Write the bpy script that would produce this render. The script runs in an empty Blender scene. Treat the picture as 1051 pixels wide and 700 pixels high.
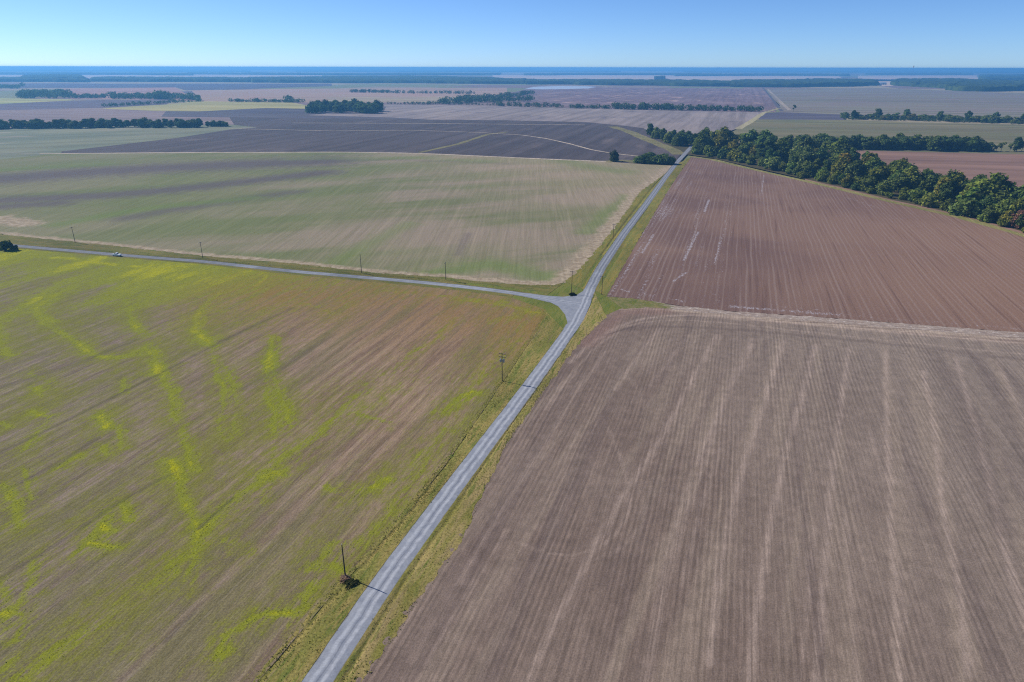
import bpy, bmesh, math, random
import numpy as np
from mathutils import Vector, Matrix, noise as mnoise
random.seed(7); rng = np.random.default_rng(7)
S = bpy.context.scene
COL = S.collection
R = math.radians

# ------------------------------------------------------------------ camera model
F, CX, CY, H = 701.0, 525.5, 350.0, 115.0
HY = 69.2                                   # row of the true horizon
ROLL = 1.9 / 1051.0
PITCH = math.atan((CY - HY) / F)
cp, sp = math.cos(PITCH), math.sin(PITCH)

def g(px, py):
    """ground point (x, y) seen at a photograph pixel"""
    py = py + (px - CX) * ROLL
    u, v = (px - CX) / F, (py - CY) / F
    t = H / (sp + v * cp)
    return (u * t, (cp - v * sp) * t)

def gl(pts):
    return [g(*p) for p in pts]

def srgb(r, gg, b):
    f = lambda c: (c / 255 / 12.92) if c / 255 <= .04045 else ((c / 255 + .055) / 1.055) ** 2.4
    return (f(r), f(gg), f(b), 1.0)

# ------------------------------------------------------------------ tagging
def tag(o, label=None, cat=None, group=None, kind=None):
    if label: o['label'] = label
    if cat: o['category'] = cat
    if group: o['group'] = group
    if kind: o['kind'] = kind
    return o

def empty(name, loc, rz=0.0):
    o = bpy.data.objects.new(name, None); COL.objects.link(o)
    o.location = loc; o.rotation_euler = (0, 0, rz); o.empty_display_size = .5
    return o

def link_mesh(name, me, mat=None, parent=None):
    o = bpy.data.objects.new(name, me); COL.objects.link(o)
    if mat and not me.materials: me.materials.append(mat)
    if parent: o.parent = parent
    return o

def mesh_np(name, verts, faces, mat=None, parent=None, smooth=False):
    me = bpy.data.meshes.new(name)
    verts = np.asarray(verts, dtype=np.float32); faces = np.asarray(faces, dtype=np.int32)
    n = faces.shape[1]
    me.vertices.add(len(verts)); me.vertices.foreach_set('co', verts.ravel())
    me.loops.add(faces.size); me.loops.foreach_set('vertex_index', faces.ravel())
    me.polygons.add(len(faces))
    me.polygons.foreach_set('loop_start', np.arange(0, faces.size, n, dtype=np.int32))
    me.polygons.foreach_set('loop_total', np.full(len(faces), n, dtype=np.int32))
    me.update(calc_edges=True); me.validate()
    if smooth: me.polygons.foreach_set('use_smooth', np.ones(len(faces), dtype=bool))
    return link_mesh(name, me, mat, parent)

def fattr(o, name, vals, domain='POINT'):
    a = o.data.attributes.new(name, 'FLOAT', domain)
    a.data.foreach_set('value', np.asarray(vals, dtype=np.float32))

# ------------------------------------------------------------------ material helper
class Mat:
    def __init__(s, name):
        s.m = bpy.data.materials.new(name); s.m.use_nodes = True
        s.t = s.m.node_tree; s.t.nodes.clear()
        s.out = s.t.nodes.new('ShaderNodeOutputMaterial')
        s._pos = None
    def put(s, sock, x):
        if hasattr(x, 'is_linked') or isinstance(x, bpy.types.NodeSocket): s.t.links.new(x, sock)
        elif x is not None: sock.default_value = x
    def pos(s):
        if s._pos is None: s._pos = s.t.nodes.new('ShaderNodeNewGeometry').outputs['Position']
        return s._pos
    def math(s, op, a, b=0.0, clamp=False):
        n = s.t.nodes.new('ShaderNodeMath'); n.operation = op; n.use_clamp = clamp
        s.put(n.inputs[0], a); s.put(n.inputs[1], b); return n.outputs[0]
    def dot(s, a, vec):
        n = s.t.nodes.new('ShaderNodeVectorMath'); n.operation = 'DOT_PRODUCT'
        s.put(n.inputs[0], a); n.inputs[1].default_value = vec; return n.outputs['Value']
    def xyz(s, x, y, z=0.0):
        n = s.t.nodes.new('ShaderNodeCombineXYZ')
        s.put(n.inputs[0], x); s.put(n.inputs[1], y); s.put(n.inputs[2], z); return n.outputs[0]
    def uv(s, heading):
        h = R(heading); p = s.pos()
        return s.dot(p, (math.cos(h), -math.sin(h), 0)), s.dot(p, (math.sin(h), math.cos(h), 0))
    def noise(s, vec, scale=1.0, detail=3.0, rough=.55, dist=0.0):
        n = s.t.nodes.new('ShaderNodeTexNoise'); s.put(n.inputs['Vector'], vec)
        n.inputs['Scale'].default_value = scale; n.inputs['Detail'].default_value = detail
        n.inputs['Roughness'].default_value = rough; n.inputs['Distortion'].default_value = dist
        return n.outputs['Fac']
    def streak(s, uv, du, dv, detail=3.0, rough=.55, off=0.0):
        return s.noise(s.xyz(s.math('DIVIDE', uv[0], du), s.math('DIVIDE', uv[1], dv), off), 1.0, detail, rough)
    def rng(s, x, a, b, lo=0.0, hi=1.0, smooth=True):
        n = s.t.nodes.new('ShaderNodeMapRange'); n.interpolation_type = 'SMOOTHSTEP' if smooth else 'LINEAR'
        s.put(n.inputs[0], x); n.inputs[1].default_value = a; n.inputs[2].default_value = b
        n.inputs[3].default_value = lo; n.inputs[4].default_value = hi; return n.outputs[0]
    def mix(s, fac, a, b, mode='MIX'):
        n = s.t.nodes.new('ShaderNodeMix'); n.data_type = 'RGBA'; n.blend_type = mode
        s.put(n.inputs[0], fac); s.put(n.inputs[6], a); s.put(n.inputs[7], b); return n.outputs[2]
    def scale(s, col, f):
        n = s.t.nodes.new('ShaderNodeVectorMath'); n.operation = 'SCALE'
        s.put(n.inputs[0], col if not isinstance(col, tuple) else col[:3]); s.put(n.inputs[3], f); return n.outputs[0]
    def attr(s, name, out='Fac'):
        n = s.t.nodes.new('ShaderNodeAttribute'); n.attribute_name = name; return n.outputs[out]
    def bsdf(s, col, rough=.95, spec=.1, bump=None, bstr=.3, bdist=.1, metal=0.0):
        b = s.t.nodes.new('ShaderNodeBsdfPrincipled')
        s.put(b.inputs['Base Color'], col); s.put(b.inputs['Roughness'], rough)
        b.inputs['Specular IOR Level'].default_value = spec; b.inputs['Metallic'].default_value = metal
        if bump is not None:
            n = s.t.nodes.new('ShaderNodeBump'); n.inputs['Strength'].default_value = bstr
            n.inputs['Distance'].default_value = bdist; s.put(n.inputs['Height'], bump)
            s.t.links.new(n.outputs[0], b.inputs['Normal'])
        s.t.links.new(b.outputs[0], s.out.inputs['Surface']); return b

ROAD_H = 17.6        # heading of the grid the fields follow, degrees east of +Y

def plain(name, col, rough=.6, spec=.3, metal=0.0, var=.15, sc=3.0):
    m = Mat(name); n = m.noise(m.pos(), sc, 3)
    m.bsdf(m.scale(col, m.rng(n, .25, .75, 1 - var, 1 + var)), rough, spec, metal=metal); return m.m

def far_field(name, c1, c2, heading=ROAD_H, band=18.0, big=150.0, c3=None):
    """a field seen from far away: soil tone drifting in patches, with bands along the rows"""
    m = Mat(name); uv = m.uv(heading)
    a = m.streak(uv, big, big * 2.2, 4, .6)
    col = m.mix(m.rng(a, .35, .65), c1, c2)
    if c3:
        b = m.streak(uv, big * .5, big * 1.1, 4, .6, 7.3)
        col = m.mix(m.rng(b, .55, .72), col, c3)
    st = m.streak(uv, band, band * 40, 2, .6, 3.1)
    f = m.streak(uv, 3.2, 90, 2, .7, 5.0)
    k = m.math('ADD', m.rng(st, .3, .7, .82, 1.18), m.rng(f, .3, .7, -.10, .10))
    m.bsdf(m.scale(col, k)); return m.m

# ------------------------------------------------------------------ geometry helpers
def resample(pl, n):
    p = np.asarray(pl, float); d = np.r_[0, np.cumsum(np.linalg.norm(np.diff(p, axis=0), axis=1))]
    t = np.linspace(0, d[-1], n)
    return np.stack([np.interp(t, d, p[:, k]) for k in range(p.shape[1])], 1)

def smooth_line(pl, n=60, it=6):
    p = resample(pl, n)
    for _ in range(it):
        p[1:-1] = (p[:-2] + 2 * p[1:-1] + p[2:]) / 4
    return p

def jitter(pl, n, amp, sc, seed):
    p = resample(pl, n); t = np.gradient(p, axis=0); t /= np.linalg.norm(t, axis=1)[:, None]
    nr = np.stack([-t[:, 1], t[:, 0]], 1)
    q = np.array([mnoise.fractal(Vector((x / sc, y / sc, seed)), .8, 2.2, 4) for x, y in p])
    q[0] = q[-1] = 0
    return p + nr * (q * amp)[:, None]

def coons(b, t, l, r, nu, nv):
    """b,t: left to right; l,r: bottom to top. Returns (nv,nu,2)"""
    b, t, l, r = resample(b, nu), resample(t, nu), resample(l, nv), resample(r, nv)
    u = np.linspace(0, 1, nu)[None, :, None]; v = np.linspace(0, 1, nv)[:, None, None]
    P = (1 - v) * b[None] + v * t[None] + (1 - u) * l[:, None] + u * r[:, None]
    P -= (1 - u) * (1 - v) * b[0] + u * (1 - v) * b[-1] + (1 - u) * v * t[0] + u * v * t[-1]
    return P

def grid_faces(nv, nu):
    i = np.arange(nv * nu).reshape(nv, nu)
    return np.stack([i[:-1, :-1], i[:-1, 1:], i[1:, 1:], i[1:, :-1]], -1).reshape(-1, 4)

def fbm(P, sc, seed, octs=4):
    """cheap vectorised value noise on (n,2) points, about -1..1"""
    P = np.asarray(P); out = np.zeros(len(P)); amp = 1.0; tot = 0
    for o in range(octs):
        q = P / sc * 2 ** o + seed * 17.3 + o * 31.7
        i = np.floor(q).astype(np.int64); f = q - i; f = f * f * (3 - 2 * f)
        def h(a, b):
            n = (a * 374761393 + b * 668265263 + int(seed * 1013) * 144665) & 0xffffffff
            n = ((n ^ (n >> 13)) * 1274126177) & 0xffffffff
            return ((n ^ (n >> 16)) & 0xffff) / 32767.5 - 1
        v = (h(i[:, 0], i[:, 1]) * (1 - f[:, 0]) + h(i[:, 0] + 1, i[:, 1]) * f[:, 0]) * (1 - f[:, 1]) + \
            (h(i[:, 0], i[:, 1] + 1) * (1 - f[:, 0]) + h(i[:, 0] + 1, i[:, 1] + 1) * f[:, 0]) * f[:, 1]
        out += v * amp; tot += amp; amp *= .55
    return out / tot

def seg_dist(P, pl):
    """distance of points to a polyline"""
    pl = np.asarray(pl, float); best = np.full(len(P), 1e9)
    for a, b in zip(pl[:-1], pl[1:]):
        ab = b - a; t = np.clip(((P - a) @ ab) / max(ab @ ab, 1e-9), 0, 1)
        best = np.minimum(best, np.linalg.norm(P - (a + t[:, None] * ab), axis=1))
    return best

def trails(P, defs, soft=1.25, wig=0):
    """max over soft trails; defs: (pixel polyline, half width m, strength)"""
    out = np.zeros(len(P))
    for pl, w, s in defs:
        q = smooth_line(gl(pl), 24, 3) if len(pl) > 2 else np.array(gl(pl))
        if wig and len(q) > 3:
            tt = np.gradient(q, axis=0); tt /= np.linalg.norm(tt, axis=1)[:, None]
            q = resample(q, 90); tt = resample(tt, 90); q = q + np.c_[-tt[:, 1], tt[:, 0]] * (fbm(q, 14, 21) * wig)[:, None]
        lo, hi = q.min(0) - (2.5 * soft * w + 2), q.max(0) + (2.5 * soft * w + 2)
        k = np.all((P > lo) & (P < hi), axis=1)
        if not k.any(): continue
        d = seg_dist(P[k], q) * (1 + .55 * fbm(P[k], 5, 7) + .35 * fbm(P[k], 1.6, 9))
        out[k] = np.maximum(out[k], s * np.clip(1.3 - d / (w * soft), 0, 1))
    return out

def poly_sheet(name, px, z, mat, world=None):
    pts = world if world is not None else gl(px)
    bm = bmesh.new(); vs = [bm.verts.new((x, y, z)) for x, y in pts]
    f = bm.faces.new(vs); f.normal_update()
    if f.normal.z < 0: f.normal_flip()
    bmesh.ops.triangulate(bm, faces=bm.faces[:])
    me = bpy.data.meshes.new(name); bm.to_mesh(me); bm.free()
    o = link_mesh(name, me, mat); o['kind'] = 'structure'; return o

# ------------------------------------------------------------------ world, sun, camera
SUN_AZ, SUN_EL = -62.4, 38.0
w = bpy.data.worlds.new('World'); S.world = w; w.use_nodes = True
nt = w.node_tree; nt.nodes.clear()
sky = nt.nodes.new('ShaderNodeTexSky'); sky.sky_type = 'NISHITA'; sky.sun_disc = False
sky.sun_elevation = R(SUN_EL); sky.sun_rotation = R(SUN_AZ)
sky.altitude = 100; sky.air_density = .56; sky.dust_density = 0.15; sky.ozone_density = 10.0
bg = nt.nodes.new('ShaderNodeBackground'); bg.inputs['Strength'].default_value = 0.118
wo = nt.nodes.new('ShaderNodeOutputWorld')
nt.links.new(sky.outputs[0], bg.inputs[0]); nt.links.new(bg.outputs[0], wo.inputs[0])

sv = Vector((math.sin(R(SUN_AZ)) * math.cos(R(SUN_EL)), math.cos(R(SUN_AZ)) * math.cos(R(SUN_EL)), math.sin(R(SUN_EL))))
sl = bpy.data.lights.new('sun', 'SUN'); sl.energy = 4.8; sl.angle = R(.53); sl.color = (1, .93, .82)
so = bpy.data.objects.new('sun', sl); COL.objects.link(so)
so.rotation_euler = sv.to_track_quat('Z', 'Y').to_euler(); so.location = (-200, 100, 110)

cam = bpy.data.cameras.new('camera'); cam.sensor_width = 36; cam.lens = 36 * F / 1051
cam.clip_end = 120000; cam.clip_start = .5
co = bpy.data.objects.new('camera', cam); COL.objects.link(co); co.location = (0, 0, H)
co.matrix_world = Matrix.Translation((0, 0, H)) @ Matrix.Rotation(math.pi / 2 - PITCH, 4, 'X') @ Matrix.Rotation(math.atan(ROLL), 4, 'Z')
S.camera = co
S.view_settings.view_transform = 'Standard'; S.view_settings.look = 'None'
S.view_settings.exposure = 0.2; S.view_settings.gamma = 1.0
S.cycles.use_denoising = False; S.cycles.filter_width = 1.15
S.cycles.max_bounces = 4; S.cycles.diffuse_bounces = 2; S.cycles.glossy_bounces = 1
S.cycles.transmission_bounces = 3; S.cycles.volume_bounces = 1

# ------------------------------------------------------------------ base ground
m = Mat('open_farmland'); uv = m.uv(ROAD_H)
def cell(uvp, su, sv_, seed):
    n = m.t.nodes.new('ShaderNodeTexWhiteNoise'); n.noise_dimensions = '3D'
    m.put(n.inputs[0], m.xyz(m.math('FLOOR', m.math('DIVIDE', uvp[0], su)), m.math('FLOOR', m.math('DIVIDE', uvp[1], sv_)), seed))
    return n.outputs['Value']
r1 = cell(uv, 900.0, 700.0, 1.5); r2 = cell(uv, 450.0, 700.0, 4.5)
colr = m.mix(m.rng(r1, .3, .7, smooth=False), srgb(122, 104, 100), srgb(150, 138, 112))
colr = m.mix(m.rng(r2, .62, .66), colr, srgb(118, 122, 84))
colr = m.mix(m.rng(r2, .12, .16, 1, 0), colr, srgb(92, 84, 88))
st = m.streak(uv, 25, 900, 3)
m.bsdf(m.scale(colr, m.rng(st, .3, .7, .88, 1.12)))
ground_mat = m.m
rs = np.array([0, 300, 700, 1100, 1500, 2500, 5000, 10000, 20000, 45000.]); na = 72
V, Fc = [], []
for i, r_ in enumerate(rs):
    for k in range(na):
        a = 2 * math.pi * k / na
        V.append((r_ * math.sin(a), r_ * math.cos(a), -1.4 if r_ <= 1100 else -.25))
for i in range(len(rs) - 1):
    for k in range(na):
        a, b = i * na + k, i * na + (k + 1) % na
        Fc.append((a, a + na, b + na, b))
tag(mesh_np('ground', V, Fc, ground_mat), kind='structure')

# ------------------------------------------------------------------ road lines (on the ground)
MAIN = smooth_line(gl([(262, 800), (327, 700), (392, 601), (466, 500), (541, 400), (585.5, 338), (597, 317), (605, 297), (617, 274), (640, 239.5),
                       (663, 209), (683, 181), (695, 165.5), (706, 153.5), (712, 147)]), 400, 12)
sd = np.array(g(26, 255)); se = np.array(g(440, 290.8)); dd = (sd - se) / np.linalg.norm(sd - se)
SIDE = smooth_line([tuple(MAIN[np.argmin(np.linalg.norm(MAIN - np.array(g(598, 312)), axis=1))])] + gl([(572, 309), (545, 303.2), (500, 297.2), (440, 290.8), (300, 279.3), (211, 269.8), (120, 263), (26, 255)]) + [tuple(sd + dd * 400)], 400, 12)

def offset(pl, w):
    t = np.gradient(pl, axis=0); t /= np.linalg.norm(t, axis=1)[:, None]
    return pl + np.stack([t[:, 1], -t[:, 0]], 1) * (w if np.isscalar(w) else np.asarray(w)[:, None])   # +: right hand side

def ribbon(name, left, right, zfun, mat, nt_=9, n=None, kind='structure'):
    """strip between two lines; attribute 'across' 0..1 and 'along' in metres"""
    n = n or max(len(left), len(right))
    a, b = resample(left, n), resample(right, n)
    t = np.linspace(0, 1, nt_)
    P = a[:, None] * (1 - t)[None, :, None] + b[:, None] * t[None, :, None]
    wd = np.linalg.norm(b - a, axis=1)
    Z = np.array([[zfun(tt, wd[i], P[i, j]) for j, tt in enumerate(t)] for i in range(n)])
    e = np.clip(np.minimum(np.arange(n), n - 1 - np.arange(n)) / 25.0, 0, 1)[:, None]; Z = e * Z + (1 - e) * np.maximum(Z, .045)
    Vv = np.concatenate([P, Z[..., None]], -1).reshape(-1, 3)
    f = grid_faces(n, nt_)
    o = mesh_np(name, Vv, f, mat, smooth=True)
    if o.data.polygons[0].normal.z < 0: o.data.flip_normals()
    fattr(o, 'across', np.tile(t, n)); fattr(o, 'metres', (t[None] * wd[:, None]).ravel())
    o['kind'] = kind
    return o

# gravel
def gravel(name, tracks=True, dark=.0):
    m = Mat(name); uv = m.uv(ROAD_H)
    nz = m.noise(m.pos(), .35, 4, .6); fine = m.noise(m.pos(), 2.6, 3, .7)
    col = m.mix(m.rng(nz, .3, .7), srgb(124, 129, 140), srgb(142, 146, 154))
    if tracks:
        a = m.attr('across'); wob = m.math('MULTIPLY', m.math('SUBTRACT', m.noise(m.pos(), .06, 3), .5), .10)
        a = m.math('ADD', a, wob)
        for c, wdt, tone, amt in ((.34, .11, srgb(168, 172, 179), .75), (.66, .10, srgb(174, 177, 183), .8), (.50, .035, srgb(98, 103, 116), .65),
                                  (.0, .07, srgb(104, 102, 90), .8), (1.0, .07, srgb(108, 104, 88), .8)):
            d = m.math('ABSOLUTE', m.math('SUBTRACT', a, c))
            k = m.rng(d, wdt * .25, wdt, amt, 0)
            k = m.math('MULTIPLY', k, m.rng(m.noise(m.pos(), .5, 4, .65), .3, .6, .45, 1))
            col = m.mix(k, col, tone)
    col = m.scale(col, m.rng(fine, .25, .75, .88, 1.12))
    if dark:     # darker gravel towards the north, past the junction
        nn = m.math('ADD', m.dot(m.pos(), (0, 1, 0)), m.rng(m.noise(m.pos(), .03, 3), .3, .7, -40, 40))
        col = m.scale(col, m.rng(nn, 350, 420, 1, 1 - dark))
    m.bsdf(col, .95, .15, bump=fine, bstr=.25, bdist=.05); return m.m
G_ROAD = gravel('road_gravel', True, .26); G_SIDE = gravel('side_road_gravel', True, .38)
RW = 3.35
def road_z(t, wd, p): return .16 - .10 * abs(t - .5) ** 2 * 4
mw = np.full(len(MAIN), RW); 
Lm, Rm = jitter(offset(MAIN, -mw), 900, .42, 3.0, 1.1), jitter(offset(MAIN, mw), 900, .42, 3.0, 2.2)
road = ribbon('gravel_road', Lm, Rm, road_z, G_ROAD, 9)
sw = np.full(len(SIDE), 3.1)
sw[:20] = np.linspace(5.5, 3.1, 20)
Sl, Sr = jitter(offset(SIDE, -sw), 900, .22, 3.0, 3.1), jitter(offset(SIDE, sw), 900, .22, 3.0, 4.2)
# direction runs away from the junction: the right hand side is north
side = ribbon('side_road', Sl, Sr, lambda t, w_, p: road_z(t, w_, p) - .02, G_SIDE, 9)
apron = poly_sheet('junction_apron', [(540, 300.8), (560, 303.5), (578, 304.6), (592, 302.5), (602, 296.5), (609, 296), (606, 312), (599, 328), (592, 339), (583, 350), (581, 343), (583, 333), (580, 323), (573, 314.5), (560, 308), (540, 304.4)], .13, gravel('apron_gravel', False))

# ------------------------------------------------------------------ verge outlines
V1o = gl([(150, 830), (215, 745), (255, 705), (280, 677), (331, 617), (400, 543), (454, 477), (500, 411), (520, 382), (545, 345), (556, 327), (559, 318)])
south_off = 3.0 + 2.2 * (np.arange(400) < 90)
Dout = gl([(-330, 206), (-200, 221), (0, 242), (26, 245), (110, 253), (200, 263), (300, 271), (392, 281), (457, 285), (492, 289), (545, 292.5), (570, 292.5), (580, 289), (590, 281), (612, 256), (636, 226), (656, 197), (684, 176.5), (692, 169.5)])
V5o = gl([(290, 820), (372, 700), (408, 650), (436, 606), (466, 566), (482, 537), (500, 496), (520, 455), (547, 417), (588, 359), (609, 337), (622, 325), (640, 317)])
V6o = gl([(622, 304), (626, 297), (633, 284), (647, 260), (665, 229), (683, 198.5), (698, 176), (709, 160.5)])
Btop = gl([(709, 160.5), (731, 163.5), (786, 176.5), (830, 186), (864, 194), (917, 207), (985, 222), (1051, 241), (1260, 300)])
Atop = gl([(640, 317), (665, 315), (750, 322.5), (850, 330), (1051, 346), (1260, 362)])
Bbot = gl([(622, 304), (650, 306), (700, 313.5), (750, 318.5), (850, 325), (1051, 339.5), (1260, 353)])

def grass_mat(name, c1, c2, c3, heading=ROAD_H, dirt=srgb(128, 110, 88), dirt_amt=.5, edge_dirt=False):
    m = Mat(name); uv = m.uv(heading)
    a = m.streak(uv, 3.5, 22, 4, .6); b = m.streak(uv, 1.3, 9, 4, .65, 4.4); f = m.noise(m.pos(), 1.6, 4, .7)
    col = m.mix(m.rng(a, .36, .64), c1, c2)
    col = m.mix(m.rng(b, .5, .68), col, c3)
    d = m.streak(uv, 2.2, 30, 4, .6, 9.1)
    col = m.mix(m.rng(d, .60, .70, 0, dirt_amt), col, dirt)
    big = m.noise(m.pos(), .018, 3)
    col = m.scale(col, m.rng(big, .3, .7, .85, 1.15))
    col = m.scale(col, m.rng(f, .22, .78, .62, 1.38))
    m.bsdf(col, .95, .05, bump=f, bstr=.6, bdist=.25); return m.m
GR_W = grass_mat('verge_grass', srgb(118, 117, 58), srgb(140, 126, 74), srgb(96, 106, 46))
GR_E = grass_mat('verge_grass_dry', srgb(124, 119, 60), srgb(150, 133, 88), srgb(104, 110, 50))
GR_N = grass_mat('verge_grass_north', srgb(130, 118, 60), srgb(112, 112, 58), srgb(98, 106, 52))
GR_S = grass_mat('side_verge_grass', srgb(100, 102, 52), srgb(118, 108, 62), srgb(80, 90, 44), heading=-74)
GR_C = grass_mat('corner_grass', srgb(98, 108, 46), srgb(112, 112, 54), srgb(84, 98, 42))

def verge_z(ditch_at, depth, hw, top=.07):
    def f(t, wd, p):
        d = t * wd
        z = top * (1 - t) + .05
        k = np.exp(-((d - ditch_at) / hw) ** 2)
        nz = .06 * mnoise.noise(Vector((p[0] * .5, p[1] * .5, 0)))
        return z - depth * k * (0 if t <= .01 or t >= .99 else 1) + (nz if 0 < t < 1 else 0)
    return f

# which part of each road line a verge follows
i_j = int(np.argmin(np.linalg.norm(MAIN - np.array(g(586, 336)), axis=1)))
i_j2 = int(np.argmin(np.linalg.norm(MAIN - np.array(g(605, 297)), axis=1)))
i_w = int(np.argmin(np.linalg.norm(MAIN - np.array(g(693, 168)), axis=1)))
def edge_of(pl, s, a, b, inset=.25): return offset(pl, s * (RW - inset))[a:b]
v1 = ribbon('grass_verge', jitter(V1o, 900, .7, 4.0, 5.1), edge_of(MAIN, -1, 0, i_j), lambda t, w_, p: verge_z(max(2.5, w_ - 1.9),   .2, .6)(1 - t, w_, p), GR_W, 25, 900)
v5 = ribbon('dry_grass_verge', edge_of(MAIN, 1, 0, i_j2), jitter(V5o[:-1], 900, 1.0, 4.0, 6.1), verge_z(2.6, .3, .8), GR_E, 17, 900)
v4 = ribbon('north_grass_verge', jitter([p for p in Dout[12:]], 700, 1.5, 5.0, 7.1), edge_of(MAIN, -1, i_j2, i_w), lambda t, w_, p: verge_z(2.6, .5, 1.0)(1 - t, w_, p), GR_N, 15, 700)
v6 = ribbon('east_grass_verge', edge_of(MAIN, 1, i_j2, i_w + 6), jitter(V6o, 700, 1.0, 5.0, 8.1), verge_z(2.2, .35, .8), GR_N, 11, 700)
s0 = 12
v3 = ribbon('side_road_north_verge', offset(SIDE, 2.9)[s0:], jitter(Dout[:13][::-1] , 900, 1.4, 5.0, 9.1), verge_z(3.6, .7, 1.1), GR_S, 17, 900)
South = offset(SIDE, -2.9)[s0 + 8:]; SouthO = offset(SIDE, -(2.9 + np.interp(np.arange(400), [0, 40, 120, 400], [4.5, 4.5, 2.6, 2.2])))[s0 + 8:]
v2 = ribbon('side_road_south_verge', jitter(SouthO, 900, .8, 4.0, 10.1), South, lambda t, w_, p: .05 + .06 * t, GR_S, 9, 900)
poly_sheet('corner_grass', [(480, 330), (480, 288), (575, 275), (640, 255), (662, 262), (645, 290), (680, 308), (690, 322), (640, 330), (600, 352), (575, 362)], -.005, GR_C)

# strip between the two right-hand fields
m = Mat('field_edge'); uv = m.uv(ROAD_H + 83)
gfac = m.math('ADD', m.rng(m.dot(m.pos(), (1, 0, 0)), 58.0, 105.0, 1, 0), m.math('MULTIPLY', m.math('SUBTRACT', m.streak(uv, 2, 9, 4), .5), 1.1))
col = m.mix(m.rng(m.streak(uv, 1.2, 10, 4), .35, .65), srgb(134, 118, 108), srgb(158, 144, 132))
col = m.mix(m.rng(m.streak(uv, 1.0, 2.6, 5, .8, 2.2), .55, .64), col, srgb(196, 188, 182))
col = m.mix(m.rng(gfac, .35, .65), col, m.mix(m.rng(m.noise(m.pos(), .3, 4), .4, .6), srgb(100, 104, 56), srgb(120, 112, 72)))
col = m.scale(col, m.rng(m.noise(m.pos(), 1.2, 4, .7), .25, .75, .72, 1.28))
m.bsdf(col)
v7 = ribbon('field_edge_strip', jitter(Bbot, 700, 1.2, 5.0, 11.1), jitter(Atop[0:], 700, .8, 5.0, 12.1), lambda t, w_, p: .04 + (.25 * math.sin(math.pi * t) * mnoise.noise(Vector((p[0] * .35, p[1] * .35, 3.3))) if 0 < t < 1 else 0), m.m, 11, 700)

# ------------------------------------------------------------------ near fields
def field_grid(name, b, t, l, r, nu, nv, mat, z=0.0):
    P = coons(b, t, l, r, nu, nv).reshape(-1, 2)
    zz = z + .03 + .018 * fbm(P, 25, 3)
    o = mesh_np(name, np.c_[P, zz], grid_faces(nv, nu), mat, smooth=True)
    if o.data.polygons[0].normal.z < 0: o.data.flip_normals()
    o['kind'] = 'structure'
    return o, P

def rot_uv(P, heading):
    h = R(heading)
    return P[:, 0] * math.cos(h) - P[:, 1] * math.sin(h), P[:, 0] * math.sin(h) + P[:, 1] * math.cos(h)

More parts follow.
